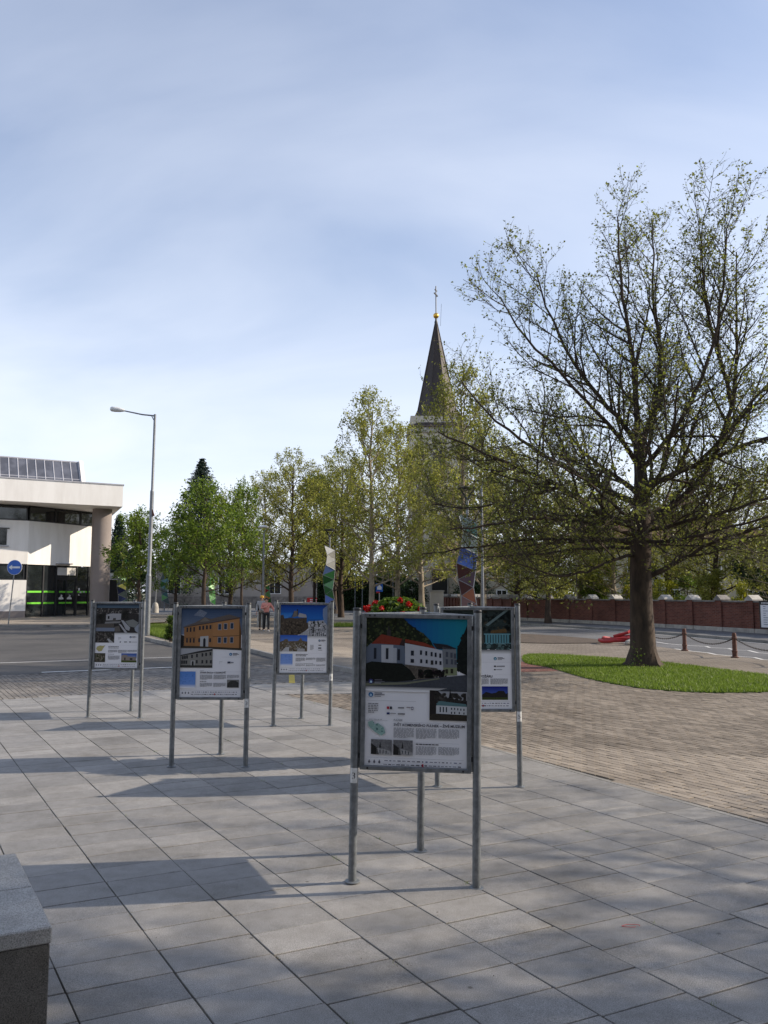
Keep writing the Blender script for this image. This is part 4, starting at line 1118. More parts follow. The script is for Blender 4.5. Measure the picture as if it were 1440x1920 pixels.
# glazed roof light behind the canopy edge
rl = bpy.data.objects.new('roof_light', None); COL.objects.link(rl); rl.parent = bld
dS = wdir(30); nS = Vector((dS.y, -dS.x))
S1 = Vector(Q(-24.0, 64.8)); NP = 20; pw_ = 0.66
for k in range(NP):
    a, b = S1 - dS * (k * pw_ + .35), S1 - dS * ((k + 1) * pw_ + .35)
    for (u0, u1) in ((0.0, .33), (.36, 1.0)):
        def sl(p, u): q = p - nS * (2.0 * u); return Vector((q.x, q.y, 10.25 + 2.45 * u))
        p0, p1, p2, p3 = sl(a, u0), sl(b, u0), sl(b, u1), sl(a, u1)
        MB().poly([p1, p0, p3, p2]).build('pane', M['glass_sky'], rl)
    MB().tube([sl(a, 0), sl(a, 1.0)], 0.05, 6).build('glazing_bar', M['frame_grey'], rl)
a, b = S1 - dS * .35, S1 - dS * (NP * pw_ + .35)
MB().tube([sl(a, .345), sl(b, .345)], 0.04, 6).build('glazing_bar', M['frame_grey'], rl)
MB().tube([sl(a, 1.0), sl(b, 1.0)], 0.07, 6).build('glazing_bar', M['frame_grey'], rl)
w0, w1 = S1 + dS * .0 + nS * .1, S1 - nS * 2.3
ew = MB(); q = [w0, w1]
pts = [(S1 + nS * .15, 10.25), (S1 - nS * 2.2, 10.25), (S1 - nS * 2.2, 12.85), (S1 - nS * 1.9, 12.85)]
b0 = [(p.x, p.y, z) for p, z in pts]; b1 = [(p.x - dS.x * .3, p.y - dS.y * .3, z) for p, z in pts]
ew.poly(b0); ew.poly(list(reversed(b1)))
for i in range(4): ew.poly([b0[i], b1[i], b1[(i + 1) % 4], b0[(i + 1) % 4]])
ew.build('end_wall', M['plaster_white'], rl)
sheet('walkway', [(-70, 38), (-34, 44.5), (-22.0, 47.6), (-16.6, 48.2), (-14, 52), (-18, 72), (-60, 72)], 0.118, M['walk_sheet'])

# ------------------------------------------------------------------ blue arrow sign
t = thing('traffic_sign', 'round blue sign with white left arrow on a thin grey pole', 'sign', (-22.02, 47.9, 0.118))
MB().tube([(0, 0.03, 0), (0.25, 0.03, 3.55)], 0.035, 8).build('pole', M['galv_dull'], t, smooth=True)
def disc(mb, c, r, y, n=28):
    mb.poly([(c[0] + r * math.cos(2 * math.pi * k / n), y, c[1] + r * math.sin(2 * math.pi * k / n)) for k in range(n)])
d_ = MB().tube([(0.24, 0.0, 3.34), (0.24, -0.025, 3.34)], 0.44, 28).build('sign_plate', M['sign_white'], t)
mb = MB(); disc(mb, (.24, 3.34), .425, -0.029); mb.build('blue_face', M['sign_blue'], d_)
mb = MB(); mb.poly([(.24 - .34, -.033, 3.34), (.24 - .14, -.033, 3.19), (.24 - .14, -.033, 3.285), (.24 + .33, -.033, 3.285), (.24 + .33, -.033, 3.395), (.24 - .14, -.033, 3.395), (.24 - .14, -.033, 3.49)])
mb.build('arrow', M['sign_white'], d_)

# ------------------------------------------------------------------ tall street lamp
t = thing('street_lamp', 'tall grey steel street lamp with a single arm and white lantern', 'street lamp', (-10.24, 35.4, 0.1))
MB().tube([(0, 0, 0), (0, 0, 2.6)], 0.115, 14).build('base_tube', M['galv_dull'], t, smooth=True)
MB().tube([(0, 0, 2.6), (.01, 0, 2.68), (.04, 0, 6.3)], [0.115, 0.085, 0.085], 12).build('pole', M['galv_dull'], t, smooth=True)
MB().tube([(.04, 0, 6.3), (.045, 0, 6.38), (.07, 0, 9.75)], [0.085, 0.06, 0.055], 12).build('upper_pole', M['galv_dull'], t, smooth=True)
MB().tube([(.07, 0, 9.68), (-.5, 0, 9.74), (-1.35, 0, 9.92)], [0.036, .034, .03], 10).build('arm', M['galv_dull'], t, smooth=True)
MB().tube([(.07, 0, 9.40), (-.07, 0, 9.66)], 0.02, 6).build('strut', M['dark_metal'], t)
ln = MB().lathe([(0.0, -.02), (0.08, -.01), (0.115, .05), (.12, .2), (.10, .42), (.06, .58), (.035, .62)], n=14).mesh('lantern', M['lamp_glass'], smooth=True)
link('lantern', ln, t, (-1.9, 0, 10.0), (0, R(97), 0), (1, 1, 1))
MB().box((.10, -.04, 5.35), (.09, .06, .30), ry=R(-18)).build('red_tag', M['rust'], t)

# ------------------------------------------------------------------ lamps with faceted colour panels
def facet_lamp(x, y, rz, cols, label, hscale=1.0, rim=True):
    t = thing('facet_lamp', label, 'lamp', (x, y, 0), rz, 'lamp posts with faceted colour panels')
    MB().tube([(0, 0, 0), (0, 0, 6.1)], 0.07, 12).build('pole', M['galv_dull'], t, smooth=True)
    yk = MB()
    for s in (-1, 1): yk.tube([(0, 0, 6.0), (s * .10, 0, 6.28), (s * .30, 0, 6.55)], [.06, .05, .03], 8)
    yk.build('yoke', M['dark_metal'], t, smooth=True)
    MB().lathe([(0.02, 6.52), (0.30, 6.54), (0.42, 6.60), (0.43, 6.63), (0.25, 6.68), (0.0, 6.70)], n=24).build('lamp_head', M['dark_metal'], t, smooth=True)
    MB().lathe([(0.34, 6.535), (0.0, 6.53)], n=20).build('lamp_lens', M['lamp_glass'], t)
    # zig-zag sheet of triangles winding round the pole: left and right edge points, one above the other
    Lp, Rp = [], []
    n = 6
    for k in range(n + 1):
        z = 5.25 - k * (4.35 / n)
        tw = 0.75 * math.sin(k * 0.95 + .4)
        sh = 0.12 * math.sin(k * 1.3)
        Lp.append(Vector((-.42 * math.cos(tw) + sh, -.16 - .30 * math.sin(tw), z + .20)))
        Rp.append(Vector((.42 * math.cos(tw) + sh, -.16 + .30 * math.sin(tw), z - .15)))
    tri = []
    for k in range(n):
        tri.append((Lp[k], Lp[k + 1], Rp[k])); tri.append((Rp[k], Lp[k + 1], Rp[k + 1]))
    bars = MB()
    for k, (a, b, c) in enumerate(tri):
        nrm = (b - a).cross(c - a).normalized() * 0.006
        mb = MB(); p = [a, b, c]
        mb.poly([v + nrm for v in p]); mb.poly([v - nrm for v in reversed(p)])
        for i in range(3): mb.poly([p[i] + nrm, p[i] - nrm, p[(i + 1) % 3] - nrm, p[(i + 1) % 3] + nrm])
        mb.build('colour_panel', FAC[cols[k]], t)
        for u, v in ((a, b), (b, c), (c, a)): bars.tube([u, v], 0.016, 5)
    bars.tube([Lp[-1], (-.2, -.1, .05)], 0.014, 5); bars.tube([Rp[-1], (.35, -.1, 0.02)], 0.018, 5); bars.tube([Rp[0], (.5, -.1, 5.6)], 0.014, 5)
    for k in range(1, n, 2): bars.tube([(0, 0, Rp[k].z), Rp[k]], 0.012, 5); bars.tube([(0, 0, Lp[k].z), Lp[k]], 0.012, 5)
    bars.build('panel_frame', M['galv_dull'], t)
    return t
FAC = {}
for nme, c in dict(white=(.62, .63, .63), grey=(.40, .40, .37), blue=(.06, .12, .38), lblue=(.16, .26, .55), green=(.03, .14, .035), lgreen=(.12, .30, .10), teal=(.06, .15, .15), red=(.30, .02, .015), maroon=(.05, .012, .015), brown=(.11, .035, .022), copper=(.26, .09, .05), orange=(.55, .22, .03), yellow=(.55, .5, .1), navy=(.012, .022, .08), slate=(.12, .16, .15)).items():
    FAC[nme] = pmat('panel_' + nme, c, tuple(x * .8 for x in c), 3, 0.28, 0.15)
facet_lamp(3.72, 36.0, R(-5), ['slate', 'teal', 'slate', 'slate', 'blue', 'blue', 'maroon', 'maroon', 'maroon', 'copper', 'brown', 'copper'], 'lamp post with maroon, copper and blue facets beside the brick wall')
facet_lamp(-4.03, 60.0, R(8), ['white', 'grey', 'white', 'grey', 'lblue', 'green', 'green', 'lgreen', 'green', 'green', 'blue', 'navy'], 'lamp post with white, pale blue and green facets')
facet_lamp(-11.3, 78.0, R(30), ['navy', 'slate', 'slate', 'teal', 'green', 'green', 'lgreen', 'green', 'red', 'lgreen', 'orange', 'green'], 'lamp post with teal, green, red and orange facets behind the walkers')
facet_lamp(-17.0, 80.0, R(70), ['green', 'lgreen', 'green', 'teal', 'green', 'green', 'green', 'lgreen', 'green', 'lgreen', 'lgreen', 'green'], 'lamp post with only green facets behind the orange school poster')
facet_lamp(-23.7, 88.0, R(20), ['teal', 'teal', 'green', 'teal', 'slate', 'teal', 'green', 'teal', 'slate', 'teal', 'lgreen', 'slate'], 'lamp post with dull teal facets beyond the tall street lamp')
facet_lamp(-22.4, 69.5, R(50), ['yellow', 'lgreen', 'yellow', 'slate', 'yellow', 'lgreen', 'slate', 'yellow', 'navy', 'slate', 'navy', 'teal'], 'lamp post with yellow and dark facets beside the mauve column')

def plain_lamp(x, y, h, label, base_stone=True, style=0):
    t = thing('park_lamp', label, 'lamp', (x, y, 0))
    MB().tube([(0, 0, 0), (0, 0, h - .35)], [0.075, 0.055], 10).build('pole', M['galv_dull'], t, smooth=True)
    if base_stone: MB().lathe([(0.36, 0), (0.34, .5), (0.27, .85), (.16, 1.0), (0.08, 1.02)], n=12).build('concrete_base', M['stone_light'], t, smooth=True)
    if style == 0:
        MB().tube([(0, 0, h - .36), (.05, 0, h - .2), (.16, 0, h - .1), (.1, 0, h)], .025, 8).build('neck', M['galv_dull'], t, smooth=True)
        MB().lathe([(0.02, -.02), (0.30, .0), (0.34, .06), (.22, .14), (0.0, .17)], (-.06, 0, h - .02), 18).build('lamp_head', M['lamp_glass'], t, smooth=True)
    else:
        MB().tube([(0, 0, h - .36), (.06, 0, h - .1), (.1, 0, h)], .03, 8).build('neck', M['galv_dull'], t, smooth=True)
        MB().box((-.12, 0, h), (.55, .3, .07)).build('lamp_head', M['dark_metal'], t, bevel=.015)
        MB().box((.09, 0, 3.6), (-.2, .12, .3)).build('control_box', M['dark_metal'], t) if False else None
        MB().box((-.14, 0, 4.1), (.12, .1, .3)).build('control_box', M['dark_metal'], t)
    return t
plain_lamp(-7.45, 50.2, 6.0, 'slim pale lamp with round head on a concrete base behind the walkers')
plain_lamp(-22.7, 81.0, 6.5, 'slim lamp with white conical concrete base near the parked dark car')
plain_lamp(4.85, 40.0, 7.5, 'slim grey lamp with flat rectangular head beside the maroon facets', False, 1)

# ------------------------------------------------------------------ brick wall with capped pillars
def tex_wall(name, a, b, z0, z1, th, mat, parent, off=0.0):
    """upright box with UV in metres on its long faces"""
    a, b = Vector(a), Vector(b); d = (b - a).normalized(); n = Vector((d.y, -d.x))
    if n.y > 0: n = -n
    p = [a + n * (th / 2 + off), b + n * (th / 2 + off), b - n * th / 2, a - n * th / 2]
    L_ = (b - a).length
    V = [(q.x, q.y, z) for z in (z0, z1) for q in p]
    F = [(0, 1, 5, 4), (1, 2, 6, 5), (2, 3, 7, 6), (3, 0, 4, 7), (4, 5, 6, 7)]
    UV = [[(0, z0), (L_, z0), (L_, z1), (0, z1)], [(0, z0), (th, z0), (th, z1), (0, z1)], [(0, z0), (L_, z0), (L_, z1), (0, z1)], [(0, z0), (th, z0), (th, z1), (0, z1)], [(0, 0), (L_, 0), (L_, th), (0, th)]]
    me = bpy.data.meshes.new(name); me.from_pydata(V, [], F)
    uv = me.uv_layers.new(name='UVMap')
    k = 0
    for f in UV:
        for c in f: uv.data[k].uv = c; k += 1
    me.materials.append(mat)
    return link(name, me, parent)
wl_ = thing('brick_wall', 'long low red brick wall with pale capped pillars along the street', 'wall', (0, 0, 0))
def along(pts, s):
    for a, b in zip(pts, pts[1:]):
        a, b = Vector(a), Vector(b); l = (b - a).length
        if s <= l: return a + (b - a) * (s / l), (b - a).normalized()
        s -= l
    return Vector(pts[-1]), (Vector(pts[-1]) - Vector(pts[-2])).normalized()
tot = sum((Vector(b) - Vector(a)).length for a, b in zip(WALL, WALL[1:]))
s = 0.4; stops = []
while s < tot: stops.append(s); s += 2.05
cap_pts = lambda w, h: [(-w, 0), (w, 0), (w, .05), (0, h), (-w, .05)]
for k, s in enumerate(stops):
    p, d = along(WALL, s); an = math.atan2(d.y, d.x)
    e = d * .19
    tex_wall('pillar', p - e, p + e, 0.30, 1.60, 0.50, M['brick_wall'], wl_)
    tex_wall('pillar_base', p - e * 1.08, p + e * 1.08, 0.0, 0.302, 0.54, M['stone_light'], wl_)
    mb = MB(); prof = [(-.25, 1.60), (.25, 1.60), (.25, 1.66), (0, 1.86), (-.25, 1.66)]
    f0 = [(x, -.31, z) for x, z in prof]; f1 = [(x, .31, z) for x, z in prof]
    mb.poly(f0); mb.poly(list(reversed(f1)))
    for i in range(5): mb.poly([f0[i], f1[i], f1[(i + 1) % 5], f0[(i + 1) % 5]])
    mb.build('pillar_cap', M['stone_light'] if k % 3 else M['stone_dark'], wl_, loc=(p.x, p.y, 0), rot=(0, 0, an))
    if k + 1 < len(stops):
        q, d2 = along(WALL, stops[k + 1])
        m = (q - p).normalized()
        tex_wall('wall_panel', p + m * .19, q - m * .19, 0.30, 1.42, 0.30, M['brick_wall'], wl_)
        tex_wall('brick_course', p + m * .19, q - m * .19, 1.42, 1.52, 0.38, M['brick_wall'], wl_)
        tex_wall('plinth', p + m * .2, q - m * .2, 0.0, 0.30, 0.40, M['stone_light'], wl_)
        tex_wall('coping', p + m * .24, q - m * .24, 1.52, 1.585, 0.50, M['stone_dark'], wl_)
# notice board on the wall
t = thing('notice_board', 'black framed notice board with white printed sheet on the brick wall', 'notice board', (17.62, 36.0, 0), math.atan2(7.09, -2.06) - math.pi)
t.location = (17.55, 36.3, 0)
an = t.rotation_euler.z
t.rotation_euler.z = math.atan2(-7.09, 2.06)
MB().box((0, -0.36, 0.98), (1.5, .06, 1.25)).build('board_frame', M['black_plastic'], t)
MB().box((0, -0.394, 0.92), (1.32, .008, 1.0)).build('paper_sheet', M['paper'], t)
mb = MB(); r2 = random.Random(4)
for row in range(9):
    for cxx in (-.5, -.05, .3):
        w = r2.uniform(.12, .3); z = 1.34 - row * .1
        mb.poly([(cxx, -.4, z), (cxx + w, -.4, z), (cxx + w, -.4, z + .025), (cxx, -.4, z + .025)])
mb.build('print_lines', pmat('grey_ink', (.2, .22, .28), None, 9), t)
mb = MB()
for k in range(8): mb.poly([(-.6 + k * .09, -.3935, 1.48), (-.54 + k * .09, -.3935, 1.48), (-.54 + k * .09, -.3935, 1.53), (-.6 + k * .09, -.3935, 1.53)])
mb.build('header_lettering', M['sign_white'], t)

# ------------------------------------------------------------------ bollards, chains
boll = [(9.70, 31.0), (10.23, 27.9), (10.66, 24.94), (11.1, 21.9)]
blab = ['rusty bollard hidden behind the big tree trunk', 'rusty iron bollard nearer the big tree, chains on both sides', 'rusty iron bollard second from the big tree trunk', 'rusty iron bollard at the far end of the chain']
for (x, y), lb in zip(boll, blab):
    t = thing('bollard', lb, 'bollard', (x, y, 0), 0, 'rusty bollards along the kerb')
    MB().lathe([(0.12, 0), (0.12, .03), (0.075, .04), (.075, .16), (.085, .17), (.085, .21), (.068, .22), (.064, .56), (.08, .57), (.08, .61), (.064, .62), (.062, .70), (.045, .745), (.0, .755)], n=14).build('post', M['rust'], t, smooth=True)
    MB().tube([(0, -.085, .585), (0, .085, .585)], .018, 6).build('chain_eye', M['rust'], t)
link_me = None
for k, (a, b) in enumerate(zip(boll, boll[1:])):
    a, b = Vector((a[0], a[1], .585)), Vector((b[0], b[1], .585))
    t = thing('chain', ['sagging dark chain between the trunk and the nearer bollard', 'sagging dark chain between the two visible bollards', 'sagging dark chain running on past the last visible bollard'][k], 'chain', (a.x, a.y, 0), 0, 'chains between the bollards')
    n = 46; P_ = []
    for i in range(n + 1):
        u = i / n; q = a.lerp(b, u); q.z -= .26 * 4 * u * (1 - u); P_.append(q - Vector((a.x, a.y, 0)))
    mb = MB()
    for i in range(n):
        p, q = P_[i], P_[i + 1]; m = (p + q) / 2; d = (q - p).normalized() * (.045)
        sd = d.cross(Vector((0, 0, 1))).normalized() * .017 if i % 2 else Vector((0, 0, .017))
        mb.tube([m - d, m - d * .6 + sd, m + d * .6 + sd, m + d, m + d * .6 - sd, m - d * .6 - sd, m - d], .008, 4)
    mb.build('chain_links', M['chain'], t)

# ------------------------------------------------------------------ red hose and pale stone by the kerb
hp = []
for i in range(90):
    u = i / 89; a = u * 2 * math.pi * 2.3
    hp.append((9.0 + .75 * math.cos(a) * (1 - .2 * u) + .2 * u, 31.6 + .55 * math.sin(a), 0.09 + .06 * u * 3 + .02 * math.sin(a * 3)))
hp += [(9.5, 31.9, .42), (9.9, 32.2, .6), (10.3, 32.0, .42), (10.4, 31.7, .10)]
rad = [0.058 + (0.008 if i % 2 else 0) for i in range(len(hp))]
o = MB().tube(hp, rad, 8).build('drain_hose', M['hose'], smooth=True); tag(o, 'coiled red corrugated hose lying beside the big tree trunk', 'hose')
bm = bmesh.new(); bmesh.ops.create_icosphere(bm, subdivisions=2, radius=.17)
for v in bm.verts: v.co = v.co * (1 + .25 * math.sin(v.co.x * 23 + v.co.y * 17)); v.co.z *= .75
me = bpy.data.meshes.new('stone'); bm.to_mesh(me); bm.free(); me.materials.append(M['stone_light'])
o = link('stone', me, None, (9.25, 30.85, .10)); tag(o, 'pale rough stone lying on the red hose', 'stone')

# ------------------------------------------------------------------ church tower
t = thing('church_tower', 'cream church tower with tall dark octagonal spire, golden ball and cross', 'church', (5.95, 90, 0))
HW = 3.05
MB().box((0, 0, 10.6), (2 * HW, 2 * HW, 21.2)).build('tower_wall', M['church_wall'], t)
for sx in (-1, 1):
    for sy in (-1, 1): MB().box((sx * (HW - .35), sy * (HW - .35), 9.9), (.9, .9, 19.8)).build('corner_pier', M['church_wall'], t)
for z in (7.0, 12.6, 19.6): MB().box((0, 0, z), (2 * HW + .5, 2 * HW + .5, .45)).build('cornice', M['stone_light'], t)
for dx_ in (-1,):
    for z, w, h in ((15.9, 1.5, 3.6), (9.4, 1.0, 2.4), (3.0, 1.8, 5.4)):
        op = MB(); prof = [(-w / 2, 0), (w / 2, 0), (w / 2, h * .7)] + [(w / 2 * math.cos(a), h * .7 + w / 2 * math.sin(a)) for a in [i * math.pi / 8 for i in range(1, 8)]] + [(-w / 2, h * .7)]
        z0 = z - h / 2 if z > 4 else .3
        op.poly([(x, -HW - .03, z0 + zz) for x, zz in prof]); 
        wv = op.build('belfry_opening' if z > 5 else 'portal', M['frame_dark'], t)
        arc = MB(); pr2 = [(x, -HW - .06, z0 + zz) for x, zz in prof] ; arc.tube(pr2[1:] + [pr2[0]], .09, 6, False); arc.build('surround', M['stone_light'], wv)
        MB().poly([(HW + .03, -w / 2, z0), (HW + .03, w / 2, z0), (HW + .03, w / 2, z0 + h), (HW + .03, -w / 2, z0 + h)]).build('belfry_opening', M['frame_dark'], t)
def octr(r, z): return [(r * math.cos(math.pi / 8 + k * math.pi / 4), r * math.sin(math.pi / 8 + k * math.pi / 4), z) for k in range(8)]
sp_ = MB(); rings = [octr(3.75, 19.95), octr(3.0, 20.9), octr(2.35, 22.3), octr(1.25, 27.2), octr(.14, 32.6)]
rings[0] = [(math.copysign(HW + .35, x), math.copysign(HW + .35, y) if abs(y) > 0 else y, z) for x, y, z in rings[0]]
for a, b in zip(rings, rings[1:]):
    for k in range(8): sp_.poly([a[k], a[(k + 1) % 8], b[(k + 1) % 8], b[k]])
spo = sp_.build('spire', M['spire'], t)
rb = MB()
for k in range(8): rb.tube([Vector(rings[1][k]), Vector(rings[2][k]), Vector(rings[4][k])], .05, 5)
rb.build('hip_ridge', M['spire'], spo)
MB().lathe([(0.16, 32.5), (.2, 32.75), (.12, 32.95), (.1, 33.2)], n=10).build('finial', M['dark_metal'], t, smooth=True)
MB().lathe([(.02, 33.15)] + [(.33 * math.sin(a), 33.5 - .33 * math.cos(a)) for a in [i * math.pi / 10 for i in range(1, 10)]] + [(.02, 33.83)], n=18).build('gold_ball', M['gold'], t, smooth=True)
cr = MB().tube([(0, 0, 33.8), (0, 0, 37.0)], .06, 6)
cr.box((0, 0, 36.0), (1.1, .10, .13), rz=R(66)); cr.box((0, 0, 36.5), (.6, .1, .12), rz=R(66))
for a in (.25, -.25): cr.box((.05, a, 35.75), (.05, .3, .06), rx=R(45 if a > 0 else -45))
cr.build('cross', M['ink'], t)
MB().tube([(.5, 0, 32.3), (.62, 0, 34.9)], .02, 4).build('lightning_rod', M['dark_metal'], t)

# ------------------------------------------------------------------ other buildings behind
def house(x, y, rz, w, d, h, roof_h, wallm, label, nwin=4, rows=2, roof=None, cat='house', wsz=(0.9, 1.3), sill=0.9, fh=2.9, ridge_x=True):
    t = thing('house', label, cat, (x, y, 0), rz)
    MB().box((0, 0, h / 2), (w, d, h)).build('wall', wallm, t)
    if roof_h > 0:
        mb = MB(); e = .35
        A = [(-w / 2 - e, -d / 2 - e, h), (w / 2 + e, -d / 2 - e, h), (w / 2 + e, d / 2 + e, h), (-w / 2 - e, d / 2 + e, h)]; r0, r1 = (-w / 2 - e, 0, h + roof_h), (w / 2 + e, 0, h + roof_h)
        mb.poly([A[0], A[1], r1, r0]); mb.poly([A[2], A[3], r0, r1]); mb.poly([A[1], A[2], r1]); mb.poly([A[3], A[0], r0]); mb.poly(list(reversed(A)))
        rf = mb.build('roof', roof or M['tile_roof'], t)
        MB().box((w * .2, .5, h + roof_h * .9), (.6, .6, 1.4)).build('chimney', M['stone_light'], rf)
    else:
        MB().box((0, 0, h + .12), (w + .4, d + .4, .24)).build('roof', M['stone_dark'], t)
    for r_ in range(rows):
        for k in range(nwin):
            xx = -w / 2 + w * (k + .5) / nwin; z = sill + r_ * fh + wsz[1] / 2
            wv = MB().box((xx, -d / 2 - .01, z), (wsz[0], .08, wsz[1])).build('window', M['glass_dark'], t)
            fr = MB()
            for s_ in (-1, 1): fr.box((xx + s_ * (wsz[0] / 2 + .05), -d / 2 - .04, z), (.1, .12, wsz[1] + .2)); fr.box((xx, -d / 2 - .045, z + s_ * (wsz[1] / 2 + .05)), (wsz[0], .12, .1))
            fr.box((xx, -d / 2 - .06, z), (.06, .06, wsz[1]))
            fr.build('frame', M['sign_white'], wv)
    return t
gb = house(-18.0, 112, R(4), 26, 10, 5.6, 0, M['plaster_grey'], 'long low grey building with white framed windows behind the trees', 4, 1, cat='building', wsz=(1.5, 2.2), sill=1.9)
MB().box((0, -5.1, .75), (26.2, .1, 1.5)).build('plinth', M['stone_dark'], gb)
sb = MB().box((1.2, -5.15, 4.9), (3.2, .12, .8)).build('name_board', M['sign_white'], gb)
cu = bpy.data.curves.new('lettering', 'FONT'); cu.body = 'DŮM'; cu.size = .75
ob = bpy.data.objects.new('tmp', cu); COL.objects.link(ob)
me = bpy.data.meshes.new_from_object(ob.evaluated_get(bpy.context.evaluated_depsgraph_get())); bpy.data.objects.remove(ob)
me.materials.clear(); me.materials.append(M['ink'])
link('lettering', me, sb, (0.4, -5.23, 4.64), (R(90), 0, 0))
house(25.5, 78, R(-14), 14, 9, 6.2, 3.2, M['plaster_cream'], 'cream house with dark tiled roof behind the brick wall', 4, 2)
house(41.5, 84, R(-20), 12, 9, 5.6, 3.0, M['plaster_white'], 'whitewashed house partly hidden by shrubs beyond the notice board', 3, 2)
house(12.0, 84, R(-6), 9, 7, 4.6, 2.6, M['plaster_cream'], 'small cream house right of the church tower', 3, 1)
t = thing('chapel', 'small chapel with slender reddish roof turret beyond the wall', 'chapel', (27.3, 100, 0), R(-10))
MB().box((0, 0, 3.6), (7, 12, 7.2)).build('wall', M['church_wall'], t)
mb = MB(); A = [(-3.9, -6.3, 7.2), (3.9, -6.3, 7.2), (3.9, 6.3, 7.2), (-3.9, 6.3, 7.2)]
mb.poly([A[0], A[1], (0, -6.3, 10.4)]); mb.poly([A[1], A[2], (0, 6.3, 10.4), (0, -6.3, 10.4)]); mb.poly([A[2], A[3], (0, 6.3, 10.4)]); mb.poly([A[3], A[0], (0, -6.3, 10.4), (0, 6.3, 10.4)]); mb.build('roof', M['tile_roof'], t)
MB().box((0, -4.5, 11.2), (1.5, 1.5, 3.0)).build('turret', M['church_wall'], t)
MB().lathe([(1.1, 12.7), (.75, 13.4), (.0, 17.4)], (0, -4.5, 0), 8).build('turret_spire', M['spire'], t)
for x_ in (-2, 2): MB().box((x_, -6.02, 4), (.9, .1, 2.6)).build('window', M['glass_dark'], t)

# gate pier and a low parapet at the end of the brick wall
t = thing('gate_pier', 'pale plastered gate pier at the far end of the brick wall', 'gate pier', (5.0, 90.0 * .86, 0))
MB().box((0, 0, 1.05), (1.25, .9, 2.1)).build('pier', M['church_wall'], t)
MB().box((0, 0, 2.15), (1.4, 1.05, .12)).build('pier_cap', M['stone_light'], t)

# black banner board with white heading, left
t = thing('banner_board', 'tall black banner board with white arched heading beside the mauve column', 'billboard', (-25.6, 76.5, 0))
MB().box((0, 0, 1.75), (1.3, .12, 2.9)).build('panel', M['black_plastic'], t)
MB().prism([(-.65, -.07), (.65, -.07), (.65, .07), (-.65, .07)], 3.2, 3.62).build('heading', M['sign_white'], t)
MB().poly([(.6 * math.cos(a), -.05, 3.62 + .22 * math.sin(a)) for a in [i * math.pi / 10 for i in range(11)]]).build('heading_arch', M['sign_white'], t)
cu = bpy.data.curves.new('lettering', 'FONT'); cu.body = '/ 2023'; cu.size = .42; cu.align_x = 'CENTER'
ob = bpy.data.objects.new('tmp', cu); COL.objects.link(ob)
me = bpy.data.meshes.new_from_object(ob.evaluated_get(bpy.context.evaluated_depsgraph_get())); bpy.data.objects.remove(ob)
me.materials.clear(); me.materials.append(M['ink'])
link('lettering', me, t, (0.0, -.075, 3.26), (R(90), 0, 0))
for s_ in (-.6, .6): MB().box((s_, .0, .15), (.08, .5, .3)).build('foot', M['galv_dull'], t)
# red box with white lettering
t = thing('red_stall_board', 'red painted board with white lettering in front of the dark hedge', 'board', (-8.9, 103, 0))
MB().prism([(-.75, -.2), (.75, -.2), (.9, .5), (-.9, .5)], .5, 1.35).build('panel', M['sign_red'], t)
for s_ in (-.6, .6): MB().box((s_, .1, .25), (.1, .1, .5)).build('leg', M['dark_metal'], t)
mb = MB()
for k in range(5): mb.box((-.35 + k * .17, -.215, 1.12), (.11, .02, .12)); mb.box((-.35 + k * .17, -.215, .9), (.12, .02, .12))
mb.build('lettering', M['paper'], t)
# blue square sign
t = thing('information_sign', 'small square blue sign on a post beside the pale tree trunk', 'sign', (-.35, 60, 0))
MB().tube([(0, .04, 0), (0, .04, 2.7)], .035, 8).build('pole', M['galv_dull'], t)
sp = MB().box((0, 0, 2.35), (.5, .03, .62)).build('sign_plate', M['sign_blue'], t, bevel=.01)
MB().poly([(-.16, -.02, 2.2), (.18, -.02, 2.2), (.18, -.02, 2.38), (.02, -.02, 2.56), (-.16, -.02, 2.38)]).build('symbol', M['sign_white'], sp)
MB().box((-.08, -.03, 2.0), (.26, .02, .12)).build('red_plate', M['sign_red'], t)
# ------------------------------------------------------------------ trees
def leaf_mesh(name, pts, size, mat, seed, flat=0.5, aspect=0.62, tris=False):
    """many small folded leaves around the given points"""
    r = np.random.default_rng(seed)
    P_ = np.asarray(pts, dtype=np.float32); n = len(P_)
    nrm = r.normal(size=(n, 3)).astype(np.float32); nrm[:, 2] = np.abs(nrm[:, 2]) + flat
    nrm /= np.linalg.norm(nrm, axis=1, keepdims=True)
    t = r.normal(size=(n, 3)).astype(np.float32)
    t -= nrm * np.sum(t * nrm, axis=1, keepdims=True); t /= np.linalg.norm(t, axis=1, keepdims=True) + 1e-9
    b = np.cross(nrm, t)
    s = (size * r.uniform(.6, 1.35, (n, 1))).astype(np.float32)
    v0 = P_ - t * s * .5; v2 = P_ + t * s * .5 - nrm * s * .12
    v1 = P_ + b * s * aspect * .5 + nrm * s * .10; v3 = P_ - b * s * aspect * .5 + nrm * s * .10
    V = np.stack([v0, v1, v2, v3], axis=1).reshape(-1, 3)
    F = np.arange(n * 4, dtype=np.int32).reshape(n, 4)
    me = bpy.data.meshes.new(name)
    me.vertices.add(n * 4); me.vertices.foreach_set('co', V.ravel())
    me.loops.add(n * 4); me.loops.foreach_set('vertex_index', F.ravel())
    me.polygons.add(n); me.polygons.foreach_set('loop_start', np.arange(0, n * 4, 4, dtype=np.int32))
    try: me.polygons.foreach_set('loop_total', np.full(n, 4, dtype=np.int32))
    except Exception: pass
    me.update(calc_edges=True)
    me.materials.append(mat)
    return me

